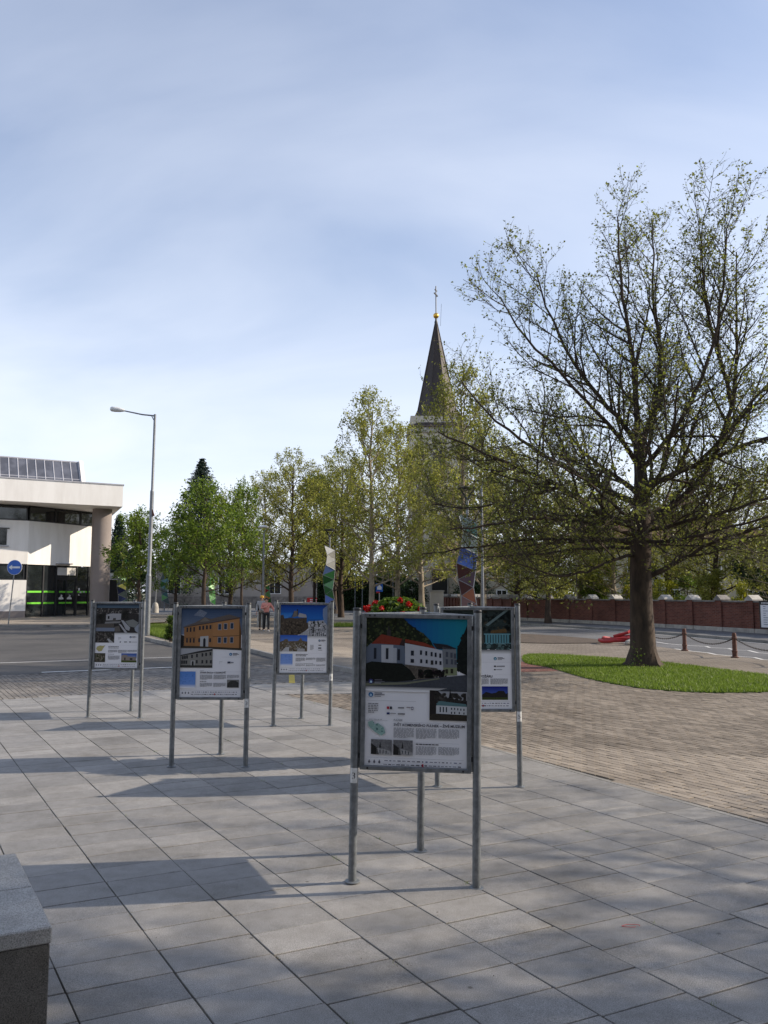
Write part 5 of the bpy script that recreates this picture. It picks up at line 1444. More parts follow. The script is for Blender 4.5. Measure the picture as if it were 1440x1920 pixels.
class Tree:
    def __init__(s, seed, env, up=0.25):
        s.r = random.Random(seed); s.env = env; s.up = up
        s.limbs = MB(); s.twigs = MB(); s.leaf = []
    def reach(s, p, d, want):
        c, rx, rup, rdn = s.env
        t = 0.0
        while t < want:
            q = p + d * t - c
            rz = rup if q.z > 0 else rdn
            if (q.x / rx) ** 2 + (q.y / rx) ** 2 + (q.z / rz) ** 2 > 1: break
            t += 0.12
        return t
    def path(s, p, d, L_, n, wob, up):
        pts = [p.copy()]; d = d.normalized()
        for i in range(n):
            d = (d + Vector((s.r.gauss(0, wob), s.r.gauss(0, wob), s.r.gauss(0, wob) + up))).normalized()
            pts.append(pts[-1] + d * (L_ / n))
        return pts
    def kid(s, pts, u, ang, rng_len):
        f = u * (len(pts) - 1); i = min(int(f), len(pts) - 2)
        p = pts[i].lerp(pts[i + 1], f - i); d = (pts[i + 1] - pts[i]).normalized()
        ax = d.orthogonal().normalized(); ax.rotate(Matrix.Rotation(s.r.uniform(0, 6.283), 3, d))
        nd = d.copy(); nd.rotate(Matrix.Rotation(ang, 3, ax))
        return p, nd
    def limb(s, pts, r0, r1, cfg, lvl=1, t0=0.18):
        n = len(pts)
        rad = [r0 + (r1 - r0) * (i / (n - 1)) ** .8 for i in range(n)]
        (s.limbs if lvl <= 2 and r0 > .018 else s.twigs).tube(pts, rad, 8 if r0 > .07 else (6 if r0 > .03 else 4), caps=False)
        Ln = sum((b - a).length for a, b in zip(pts, pts[1:]))
        k = lvl - 1
        if k >= len(cfg['sp']): return
        m = max(1, int(Ln * (1 - t0) / cfg['sp'][k]))
        for j in range(m):
            u = t0 + (1 - t0) * (j + s.r.uniform(.1, .9)) / m
            p, d = s.kid(pts, min(.995, u), R(s.r.uniform(*cfg['ang'][k])), 1)
            d.z += s.up * (1 if lvl < 3 else 1.6); d.normalize()
            want = s.r.uniform(*cfg['len'][k]) * (1.15 - .55 * u)
            L_ = min(want, s.reach(p, d, want) + s.r.uniform(.0, .35))
            if L_ < .08: continue
            rr = max(cfg['rmin'][k], min(r0 * .6, (r0 + (r1 - r0) * u) * .55, cfg['rmax'][k]) * (L_ / want) ** .5)
            if lvl + 1 <= cfg['depth'] - 1:
                q = s.path(p, d, L_, 4 if lvl < 3 else 3, .13, .06 + s.up * .25)
                s.limb(q, rr, rr * .35, cfg, lvl + 1, .12)
            else:
                q = s.path(p, d, L_, 2, .12, .08)
                s.twigs.tube(q, [rr, rr * .8, rr * .5], 3, caps=False)
            if lvl + 1 >= cfg['leaf_from']:
                for _ in range(cfg['leaves']):
                    w = s.r.uniform(.25, 1.05)
                    f = min(w, .999) * (len(q) - 1); i = min(int(f), len(q) - 2)
                    b = q[i].lerp(q[i + 1], f - i) + Vector((s.r.gauss(0, cfg['js']), s.r.gauss(0, cfg['js']), s.r.gauss(0, cfg['js'])))
                    s.leaf.append(tuple(b))

def plant(name, t_, x, y, rz, label, cat, barkm, twigm, leafm, lsz, seed, group=None, flat=.5, z=0):
    o = thing(name, label, cat, (x, y, z), rz, group)
    t_.limbs.build('trunk', barkm, o, smooth=True)
    cr_ = t_.twigs.build('crown', twigm, o); cr_['kind'] = 'stuff'
    lf = link('foliage', leaf_mesh('foliage', t_.leaf, lsz, leafm, seed, flat), cr_); lf['kind'] = 'stuff'
    return o

# the big plane tree on the lawn
V3 = lambda x, y, z: Vector((x, y, z))
bt = Tree(21, (V3(.45, 0, 5.4), 6.7, 8.1, 4.6), .10)
CFG_BIG = dict(sp=[.31, .165, .12], len=[(1.3, 3.2), (.5, 1.35), (.16, .46)], ang=[(30, 62), (30, 65), (25, 70)], rmin=[.016, .0065, .0035], rmax=[.042, .013, .005], depth=4, leaf_from=3, leaves=2, js=.04)
trunk = [V3(0, 0, -.05), V3(.0, 0, .12), V3(.0, 0, .5), V3(-.02, 0, 1.5), V3(.0, 0, 2.6), V3(.05, 0, 3.7), V3(.10, .02, 4.4), V3(.1, .05, 5.2), V3(.05, .05, 6.2)]
bt.limbs.tube(trunk, [.50, .40, .335, .30, .275, .27, .22, .17, .125], 20, caps=False)
for i_ in range(len(bt.limbs.v)):          # root flare and lumpy bark outline
    x_, y_, z_ = bt.limbs.v[i_]; a_ = math.atan2(y_, x_)
    fl_ = max(0.0, 1 - max(z_, 0) / .45) ** 2
    k_ = 1 + .045 * math.sin(5 * a_ + 2.3 * z_) + .03 * math.sin(9 * a_ - 3.1 * z_) + fl_ * (.10 + .28 * max(0, math.sin(5 * a_ + .6)))
    bt.limbs.v[i_] = (x_ * k_, y_ * k_, z_)
def sub(ctrl, k=4):
    out = []
    n = len(ctrl)
    for i in range(n - 1):
        p0, p1, p2, p3 = ctrl[max(i - 1, 0)], ctrl[i], ctrl[i + 1], ctrl[min(i + 2, n - 1)]
        for q in range(k):
            t = q / k
            v = 0.5 * ((2 * p1) + (-p0 + p2) * t + (2 * p0 - 5 * p1 + 4 * p2 - p3) * t * t + (-p0 + 3 * p1 - 3 * p2 + p3) * t ** 3)
            out.append(v + Vector((bt.r.gauss(0, .02), bt.r.gauss(0, .02), bt.r.gauss(0, .02))))
    out.append(ctrl[-1]); return out
LIMBS = [
    ([(0, 0, 3.7), (-1.2, -.3, 4.1), (-2.4, -.7, 4.8), (-3.9, -1.0, 5.4), (-5.5, -1.2, 6.1)], .15),
    ([(.02, 0, 4.3), (-1.1, .5, 5.0), (-2.3, 1.1, 5.9), (-3.6, 1.6, 7.0), (-4.6, 2, 8.3)], .13),
    ([(-.1, 0, 3.0), (-.9, -.6, 2.8), (-1.7, -1.1, 2.5), (-2.7, -1.7, 2.4), (-3.8, -2.2, 2.7)], .07),
    ([(.15, 0, 2.35), (.9, -.2, 2.75), (1.6, -.5, 3.2), (2.7, -1.0, 3.6), (4.2, -1.4, 3.8)], .105),
    ([(.1, 0, 3.8), (1.0, .1, 4.35), (1.95, .15, 5.3), (2.75, .2, 7.2), (3.0, .3, 9.2), (3.1, .3, 11.6)], .19),
    ([(.1, 0, 4.7), (1.0, -.5, 5.2), (2.4, -.9, 5.75), (4.0, -1.2, 6.3), (5.8, -1.5, 7.0)], .13),
    ([(.1, 0, 4.1), (1.3, .9, 4.4), (2.6, 1.9, 4.8), (4.2, 2.8, 5.4)], .11),
    ([(.05, .05, 5.9), (-.5, .1, 6.8), (-1.4, .2, 8.0), (-2.2, .3, 9.6), (-2.6, .3, 11.0)], .12),
    ([(.05, .05, 5.4), (-.7, -.5, 6.2), (-1.9, -1.0, 7.3), (-3.2, -1.3, 8.6), (-3.9, -1.5, 9.6)], .10),
    ([(.05, .05, 6.1), (.05, .0, 7.6), (-.2, -.2, 9.2), (-.4, -.2, 11.0), (-.4, -.2, 12.4)], .13),
    ([(.05, .05, 5.8), (.6, .3, 7.0), (.9, .5, 8.6), (.8, .6, 10.4), (.9, .7, 12.7)], .13),
    ([(.1, .0, 5.3), (.9, -.8, 6.4), (1.5, -1.3, 8.0), (1.9, -1.5, 9.8), (2.0, -1.6, 11.4)], .11),
    ([(.0, 0, 4.5), (.2, -1.2, 5.0), (.1, -2.4, 5.8), (-.2, -3.8, 6.8)], .11),
    ([(.0, 0, 4.7), (-.4, 1.3, 5.4), (-.9, 2.7, 6.4), (-1.4, 4.0, 7.8)], .11),
    ([(.0, 0, 5.0), (.7, 1.4, 6.0), (1.5, 2.8, 7.4), (2.0, 3.8, 9.0)], .11),
    ([(.0, 0, 3.4), (-.7, 1.4, 3.5), (-1.7, 2.8, 3.7), (-3.0, 4.1, 4.1)], .09),
    ([(.0, 0, 3.3), (.6, -1.3, 3.3), (1.3, -2.7, 3.5), (2.2, -4.0, 3.8)], .08),
    ([(.0, 0, 3.6), (-.8, -1.5, 3.9), (-1.9, -2.8, 4.4), (-3.2, -3.8, 5.0)], .09),
    ([(-.05, 0, 3.5), (-1.3, -.9, 3.7), (-2.8, -1.9, 3.8), (-4.2, -2.8, 3.6), (-5.4, -3.4, 3.4)], .09),
    ([(-.05, 0, 3.3), (-1.4, .2, 3.4), (-2.9, .3, 3.4), (-4.4, .2, 3.2), (-5.9, .1, 3.0)], .085),
    ([(-.05, .1, 3.2), (-1.2, 1.2, 3.2), (-2.6, 2.2, 3.1), (-4.2, 3.0, 3.0)], .07),
    ([(.1, 0, 3.2), (1.3, .6, 3.4), (2.8, 1.0, 3.5), (4.6, 1.2, 3.6)], .075),
    ([(.1, 0, 3.6), (1.3, -1.1, 3.9), (2.7, -2.1, 4.3), (4.0, -3.0, 4.9)], .08),
    ([(2.3, .18, 6.0), (3.2, .6, 7.0), (4.3, .9, 8.2), (5.0, 1.0, 9.6)], .10),
    ([(2.75, .2, 7.2), (2.2, -.4, 8.4), (1.7, -.8, 9.8), (1.6, -1, 11.6)], .085),
    ([(-2.3, -.68, 4.75), (-3.2, -.2, 4.5), (-4.3, .2, 4.3), (-5.6, .4, 4.4)], .07),
]
for ctrl, r0 in LIMBS:
    bt.limb(sub([V3(*c) for c in ctrl]), r0 * .78, .016, CFG_BIG, 1, .14)
big = plant('plane_tree', bt, 6.92, 21.9, 0, 'large spreading plane tree with dark trunk and sparse spring leaves on the lawn', 'tree', M['bark'], M['twig'], M['leaf_plane'], .08, 3)
# worn soil round the trunk foot
o = sheet('bare_soil', [( 6.92 + (.62 + .16 * math.sin(3 * a) + .1 * math.sin(7 * a + 1)) * math.cos(a), 21.9 + (.7 + .16 * math.sin(3 * a) + .1 * math.sin(5 * a)) * math.sin(a)) for a in [i * math.pi / 16 for i in range(32)]], .032, M['earth'])
# suckers at the trunk foot
pts = [(random.Random(i).gauss(-.30, .10), -.42 + random.Random(i + 99).gauss(0, .05), abs(random.Random(i + 7).gauss(.25, .2))) for i in range(60)]
sk = link('sucker_leaves', leaf_mesh('sucker_leaves', pts, .06, M['leaf_mid'], 5), big); sk['kind'] = 'stuff'

# one more tree of the same kind stands outside the picture on the right; its shade falls on the plaza
for (x, y, rz, lb) in ((15.0, 3.6, R(130), 'large plane tree outside the view whose shade dapples the granite plaza'),):
    c = copy_tree(big); c.location = (x, y, 0); c.rotation_euler = (0, 0, rz); c['label'] = lb

def auto_tree(seed, H_, rx, trunk_h, r0, nl, cfg, up=.3, base_rdn=None):
    """upright tree: leader with limbs leaving it all the way up"""
    t = Tree(seed, (V3(0, 0, trunk_h + (H_ - trunk_h) * .30), rx, (H_ - trunk_h) * .72, (H_ - trunk_h) * .40), up)
    n = 9
    pts = [V3(t.r.gauss(0, .05) * (i > 1), t.r.gauss(0, .05) * (i > 1), H_ * .93 * i / n) for i in range(n + 1)]
    pts[0].z = -.05
    rad = [r0 * (1.35 if i == 0 else 1) * (1 - .9 * i / n) + .012 for i in range(n + 1)]
    t.limbs.tube(pts, rad, 10, caps=False)
    for k in range(nl):
        u = (trunk_h + (H_ * .92 - trunk_h) * (k + t.r.random()) / nl) / (H_ * .93)
        f = min(u, .99) * n; i = int(f); p = pts[i].lerp(pts[min(i + 1, n)], f - i)
        a = k * 2.4 + t.r.uniform(-.4, .4); el = t.r.uniform(-.05, .5) + .55 * u
        d = V3(math.cos(a) * math.cos(el), math.sin(a) * math.cos(el), math.sin(el))
        L_ = t.reach(p, d, rx * 1.6)
        if L_ < .4: continue
        q = t.path(p, d, L_ * .95, 5, .10, .07)
        rr = max(.02, r0 * .42 * (1 - u * .7))
        t.limb(q, rr, rr * .2, cfg, 1, .15)
    return t
CFG_MID = dict(sp=[.36, .22], len=[(.9, 2.1), (.25, .75)], ang=[(28, 60), (30, 70)], rmin=[.012, .006], rmax=[.04, .012], depth=3, leaf_from=2, leaves=10, js=.10)
CFG_FULL = dict(sp=[.42, .28], len=[(.7, 1.6), (.25, .7)], ang=[(30, 65), (30, 75)], rmin=[.012, .007], rmax=[.04, .012], depth=3, leaf_from=2, leaves=20, js=.15)
def at_px(u, y): return (u - 720) / 1520.0 * y
mid_a = auto_tree(31, 12, 3.0, 1.9, .19, 42, CFG_MID, .34)
mid_b = auto_tree(32, 12, 3.2, 1.7, .20, 42, CFG_MID, .30)
ful_a = auto_tree(41, 8, 2.7, 2.0, .15, 26, CFG_FULL, .25)
ful_b = auto_tree(42, 8, 2.4, 2.0, .14, 24, CFG_FULL, .28)
protos = {
    'mid_a': plant('plane_tree', mid_a, 0, 0, 0, 'x', 'tree', M['bark_light'], M['twig_light'], M['leaf_olive'], .135, 11, 'olive spring trees along the promenade'),
    'mid_b': plant('plane_tree', mid_b, 0, 0, 0, 'x', 'tree', M['bark'], M['twig_light'], M['leaf_olive'], .135, 12, 'olive spring trees along the promenade'),
    'ful_a': plant('maple_tree', ful_a, 0, 0, 0, 'x', 'tree', M['bark'], M['twig'], M['leaf_green'], .17, 13, 'fresh green trees beside the parking yard'),
    'ful_b': plant('maple_tree', ful_b, 0, 0, 0, 'x', 'tree', M['bark'], M['twig'], M['leaf_green'], .17, 14, 'fresh green trees beside the parking yard'),
}
used = set()
def put(proto, u, y, top_v, half_px, base_h, base_rx, rz, label, leafm=None, name=None, group=None):
    o = protos[proto] if proto not in used else copy_tree(protos[proto])
    used.add(proto)
    hz = 1.95 + (1112 - top_v) / 1520.0 * y
    o.location = (at_px(u, y), y, 0); o.rotation_euler = (0, 0, rz)
    sx = half_px / 1520.0 * y / base_rx
    o.scale = (sx, sx, hz / base_h)
    o['label'] = label
    if group: o['group'] = group
    return o
put('mid_a', 697, 50, 735, 88, 12, 3.0, .3, 'tall airy olive-leaved tree with pale peeling trunk left of the church tower')
put('mid_b', 547, 62, 850, 80, 12, 3.2, 1.2, 'olive-leaved tree with slim forked trunk above the walkers and castle poster')
put('mid_a', 868, 43, 690, 105, 12, 3.0, 2.2, 'olive-leaved tree whose top twigs cross the church spire')
put('mid_b', 968, 58, 840, 95, 12, 3.2, 4.0, 'olive-leaved tree behind the maroon-faceted lamp post')
put('mid_a', 1085, 60, 905, 95, 12, 3.0, 5.0, 'olive-leaved tree over the brick wall left of the big trunk')
put('mid_b', 433, 66, 925, 70, 12, 3.2, 2.9, 'small olive tree with orange-brown trunk above the orange school poster')
put('mid_a', 790, 74, 845, 90, 12, 3.0, 1.1, 'olive-leaved tree standing right before the church tower base')
put('mid_b', 628, 78, 880, 72, 12, 3.2, 5.5, 'olive-leaved tree behind the white and green faceted lamp post')
put('mid_b', 1340, 52, 865, 105, 12, 3.2, .7, 'olive-leaved tree behind the brick wall right of the big trunk')
put('mid_a', 1470, 44, 870, 110, 12, 3.0, 3.6, 'olive-leaved tree behind the notice board')
put('mid_a', 745, 56, 800, 85, 12, 3.0, 4.1, 'olive-leaved tree between the pale trunk and the church tower')
put('mid_b', 640, 66, 850, 80, 12, 3.2, .2, 'olive-leaved tree just left of the pale peeling trunk')
put('mid_a', 905, 52, 800, 95, 12, 3.0, 5.9, 'olive-leaved tree behind the slim lamp with flat head')
put('mid_b', 1025, 50, 880, 90, 12, 3.2, 2.4, 'olive-leaved tree over the wall beside the large fresh green bush')
put('mid_a', 1150, 56, 930, 90, 12, 3.0, .9, 'olive-leaved tree directly behind the big dark trunk')
put('mid_b', 1250, 60, 900, 100, 12, 3.2, 3.3, 'olive-leaved tree before the cream house')
put('mid_a', 495, 72, 890, 70, 12, 3.0, 2.7, 'olive-leaved tree behind the slim pale lamp')
put('ful_a', 385, 46, 912, 84, 8, 2.7, .5, 'bright green full-leaved tree above the orange school poster')
put('ful_b', 262, 60, 965, 66, 8, 2.4, 2.0, 'bright green leafy tree beside the mauve column and tall lamp')
put('ful_a', 330, 66, 985, 60, 8, 2.7, 3.5, 'green leafy tree between the tall street lamp and the dark car')
put('ful_b', 455, 58, 915, 45, 8, 2.4, 4.4, 'slender green tree just left of the walkers')
for nme in ('mid_a', 'mid_b'):
    assert nme in used

def cloud_tree(name, u, y, z0, top_v, half_px, leafm, label, cat='tree', n=9000, size=.22, seed=1, trunk=True, group=None, rag=.35, cone=False):
    """broad-leaved or shrubby mass: lumpy crown of leaf clusters on a branching stem"""
    r = random.Random(seed); x = at_px(u, y); hz = 1.95 + (1112 - top_v) / 1520.0 * y; rx = half_px / 1520.0 * y
    o = thing(name, label, cat, (x, y, 0), 0, group)
    lumps = []
    for k in range(26):
        zz = r.uniform(z0 + .12 * (hz - z0), hz - .1 * (hz - z0)); f = (zz - z0) / (hz - z0)
        rr = rx * (math.sin(math.pi * min(1, (f * .85 + .12))) ** .6) * .85
        a = r.uniform(0, 6.28); q = rr * math.sqrt(r.random())
        lumps.append((q * math.cos(a), q * math.sin(a), zz, rx * r.uniform(.22, .45)))
    pts = []
    while len(pts) < n:
        lx, ly, lz, lr = r.choice(lumps)
        v = Vector((r.gauss(0, 1), r.gauss(0, 1), r.gauss(0, .8))).normalized() * lr * (r.random() ** .33) * r.uniform(.75, 1.0 + rag)
        p = (lx + v.x, ly + v.y, lz + v.z)
        if p[2] > max(.05, z0 - .3): pts.append(p)
    tr_ = MB().tube([(0, 0, -.05), (0, 0, z0 + .3 * (hz - z0)), (.05 * rx, 0, z0 + .7 * (hz - z0))], [.05 * rx + .05, .035 * rx + .03, .02], 8)
    for lx, ly, lz, lr in lumps[:14]: tr_.tube([(0, 0, max(.1, z0 * .6 + .1)), (lx * .5, ly * .5, (lz + z0) * .5), (lx, ly, lz)], [.03, .02, .008], 5, caps=False)
    tr_.build('trunk', M['bark'], o, smooth=True)
    c_ = link('crown', leaf_mesh('crown', pts, size, leafm, seed, .3), o); c_['kind'] = 'stuff'
    return o
def spruce(u, y, top_v, half_px, label, seed, low=0.0, group='dark conifers behind the square'):
    r = random.Random(seed); x = at_px(u, y); hz = 1.95 + (1112 - top_v) / 1520.0 * y; rx = half_px / 1520.0 * y
    o = thing('spruce_tree', label, 'tree', (x, y, 0), 0, group)
    MB().tube([(0, 0, -.05), (0, 0, hz)], [.35, .02], 8).build('trunk', M['bark'], o, smooth=True)
    pts = []; tw = MB()
    z = hz * .99; k = 0
    while z > hz * low + 1:
        f = 1 - z / hz; L_ = rx * (f ** .8) * 1.25
        for j in range(7):
            a = k * .9 + j * .9 + r.uniform(-.2, .2); l = L_ * r.uniform(.7, 1.1)
            e = V3(math.cos(a) * l, math.sin(a) * l, z - l * r.uniform(.15, .4))
            tw.tube([(0, 0, z), e], [.03, .008], 3, caps=False)
            for _ in range(int(18 + l * 22)):
                w = r.uniform(.1, 1.05); b = V3(0, 0, z).lerp(e, w)
                pts.append((b.x + r.gauss(0, .12 + .08 * l), b.y + r.gauss(0, .12 + .08 * l), b.z - abs(r.gauss(0, .16))))
        z -= hz * .012 + .08 + .02 * L_; k += 1
    tw.build('branches', M['twig'], o)
    c_ = link('crown', leaf_mesh('crown', pts, .34, M['needle'], seed, .1, .35), o); c_['kind'] = 'stuff'
    return o
spruce(375, 112, 856, 95, 'tall dark spruce rising behind the bright green tree', 51)
spruce(222, 100, 965, 40, 'dark conifer beside the canopy of the white building', 52)
cloud_tree('evergreen_tree', 258, 104, 1.5, 962, 26, M['leaf_dark'], 'rounded dark evergreen behind the tall street lamp', n=6000, size=.3, seed=53)
cloud_tree('lime_tree', 590, 92, 3, 872, 45, M['leaf_mid'], 'fuller green tree with clumped leaves behind the promenade row', n=7000, size=.34, seed=54, rag=.6)
cloud_tree('evergreen_tree', 1440, 49, .6, 940, 62, M['leaf_dark'], 'dark green evergreen behind the notice board wall', n=15000, size=.16, seed=55)
cloud_tree('lime_tree', 1500, 62, 2, 880, 70, M['leaf_mid'], 'broad green tree at the far end of the brick wall', n=9000, size=.22, seed=56)
cloud_tree('shrub', 1120, 58, .3, 1040, 42, M['leaf_green'], 'large fresh green bush rising over the brick wall', 'bush', 9000, .13, 57)
cloud_tree('shrub', 1245, 52, .2, 1078, 30, M['leaf_yellow'], 'yellow-green bush right beside the big trunk, over the wall', 'bush', 3000, .11, 58)
cloud_tree('shrub', 1180, 56, .2, 1090, 20, M['leaf_yellow'], 'small yellow-green bush left of the big trunk, over the wall', 'bush', 2000, .11, 66)
cloud_tree('shrub', 1330, 50, .2, 1062, 34, M['leaf_olive'], 'olive brown bush between two wall pillars', 'bush', 4500, .12, 59)
cloud_tree('shrub', 1386, 46, .2, 1088, 26, M['leaf_yellow'], 'yellow-green bush left of the notice board, over the wall', 'bush', 3500, .10, 60)
cloud_tree('shrub', 1040, 66, .2, 1070, 40, M['leaf_olive'], 'olive bush behind the wall beside the grey lamp', 'bush', 4000, .14, 61)
cloud_tree('shrub', 324, 31.2, .1, 1150, 14, M['leaf_mid'], 'small leafy bush on the grass strip behind the school poster', 'bush', 3500, .055, 62)
cloud_tree('shrub', 1205, 62, .2, 1050, 46, M['leaf_mid'], 'mid green bush behind the big trunk, over the wall', 'bush', 5000, .14, 71)
cloud_tree('shrub', 1285, 56, .2, 1075, 34, M['leaf_mid'], 'mid green bush over the wall above the chained bollards', 'bush', 4500, .13, 72)
cloud_tree('shrub', 985, 70, .2, 1078, 36, M['leaf_olive'], 'olive bush over the wall right beside the burnt hall poster', 'bush', 4000, .14, 73)
cloud_tree('shrub', 890, 80, .2, 1082, 40, M['leaf_dark'], 'dark bush over the far wall behind the maroon facets', 'bush', 5000, .17, 74)
cloud_tree('shrub', 770, 82, .2, 1085, 30, M['leaf_dark'], 'dark bush at the church tower foot', 'bush', 3500, .2, 67)
# dark clipped hedge behind the promenade
t = thing('hedge', 'tall dark ivy hedge behind the promenade trees', 'hedge', (-2.0, 92, 0), R(2))
r2 = random.Random(9); pts = []
while len(pts) < 26000:
    face = r2.random()
    if face < .75: pts.append((r2.uniform(-5.5, 5.5), -.7 + r2.gauss(0, .14), r2.uniform(0, 3.5)))
    else: pts.append((r2.uniform(-5.5, 5.5), r2.uniform(-.7, .7), 3.5 + r2.gauss(0, .16)))
c_ = link('leaves', leaf_mesh('leaves', pts, .20, M['leaf_dark'], 3, .1), t); c_['kind'] = 'stuff'
MB().box((0, .05, 1.7), (11, 1.2, 3.4)).build('core', M['twig'], t)
for x_ in (-3.6, -1.2, -.4, 3.0):
    q = thing('flag_pole', 'thin bare steel pole in front of the dark hedge', 'pole', (-2.0 + x_, 90.0, 0), 0, 'steel poles before the hedge')
    MB().tube([(0, 0, 0), (0, 0, 4.2)], .05, 8).build('pole', M['galv_dull'], q); MB().lathe([(.05, 4.2), (.08, 4.25), (.0, 4.33)], n=8).build('finial', M['galv_dull'], q)
# far belt of trees beyond everything, too dense to count
r2 = random.Random(10); pts = []
cl = [(r2.uniform(-95, 130), r2.uniform(128, 165), r2.uniform(2.0, 6.0), r2.uniform(2.5, 5.0)) for _ in range(190)]
for _ in range(42000):
    x_, y_, z_, q_ = r2.choice(cl); v = Vector((r2.gauss(0, 1), r2.gauss(0, 1), r2.gauss(0, 1))).normalized() * q_ * r2.random() ** .4
    if z_ + v.z * 1.1 > 0: pts.append((x_ + v.x, y_ + v.y, z_ + v.z * 1.1))
o = link('far_woodland', leaf_mesh('far_woodland', pts, .75, M['leaf_dark'], 4, .3)); tag(o, 'far dark belt of trees closing the square', 'woodland', None, 'stuff')

# ------------------------------------------------------------------ unseen hall added behind the camera to cut sky light on the plaza
hl = house(-2.0, -13.0, R(180), 44, 10, 11.5, 4.0, M['plaster_grey'], 'large grey plastered hall added unseen behind the viewpoint to block sky light', 12, 3, cat='building', wsz=(1.3, 1.9), sill=1.2, fh=3.6)

# ------------------------------------------------------------------ geranium tower
t = thing('flower_tower', 'tall planter tower full of green leaves and red geraniums behind the chapel poster', 'planter', (0.17, 9.75, 0))
t.scale = (1, 1, .92)
MB().lathe([(.30, 0), (.30, .03), (.10, .05), (.09, .42), (.26, .46), (.33, .62), (.34, .66), (.30, .66)], n=20).build('pot', M['dark_metal'], t, smooth=True)
r2 = random.Random(12); pts = []; flw = []
def tower_r(z): return (.24 + .17 * min(1, (z - .45) / .9)) if z < 1.66 else .41 * math.sqrt(max(0.0, 1 - ((z - 1.66) / .40) ** 2)) + .01
while len(pts) < 9000:
    z = r2.uniform(.48, 2.05); a = r2.uniform(0, 6.283); rr = tower_r(z) * (r2.uniform(.72, 1.05) + .10 * math.sin(4 * a + 6 * z))
    pts.append((rr * math.cos(a), rr * math.sin(a), z))
c_ = link('leaves', leaf_mesh('leaves', pts, .060, M['leaf_mid'], 6, .2, .95), t); c_['kind'] = 'stuff'
MB().lathe([(.10, .6), (.26, .9), (.30, 1.2), (.28, 1.6), (.2, 1.84), (.02, 1.95)], n=12).build('wire_core', M['twig'], t)
fl_pts = []
for _ in range(70):
    v = Vector((r2.gauss(0, 1), r2.gauss(0, 1), r2.gauss(0, 1))).normalized() * .045 * r2.uniform(.6, 1.1); fl_pts.append(tuple(v))
fl_me = leaf_mesh('flower_head', fl_pts, .030, M['petal'], 7, .1, .95)
spots = [(-.2, 1.93), (.12, 1.98), (.02, 2.03), (.25, 1.92), (-.30, 1.80), (-.12, 1.84), (.04, 1.86), (.20, 1.83), (.33, 1.78), (.36, 1.70), (.28, 1.72), (.10, 1.73), (.02, 1.72), (-.06, 1.74), (-.38, 1.68), (-.22, 1.66), (.40, 1.60), (.16, 1.64), (-.42, 1.45), (.42, 1.35), (-.40, 1.2), (.38, 1.05), (-.34, .9), (-.36, .66), (.2, .9), (0, 1.3), (-.15, 1.1), (.2, 1.45)]
for k, (x_, z) in enumerate(spots):
    a = math.acos(max(-1, min(1, x_ / (tower_r(z) + .06)))); rr = tower_r(z) + .05
    link('flower_head', fl_me, t, (rr * math.cos(a), -rr * math.sin(a), z), (r2.uniform(0, 6), r2.uniform(0, 6), 0), (r2.uniform(.5, .8),) * 3)
    if k % 2: link('flower_head', fl_me, t, (rr * math.cos(a + 2.5), -rr * math.sin(a + 2.5), z), (r2.uniform(0, 6), 0, 0))

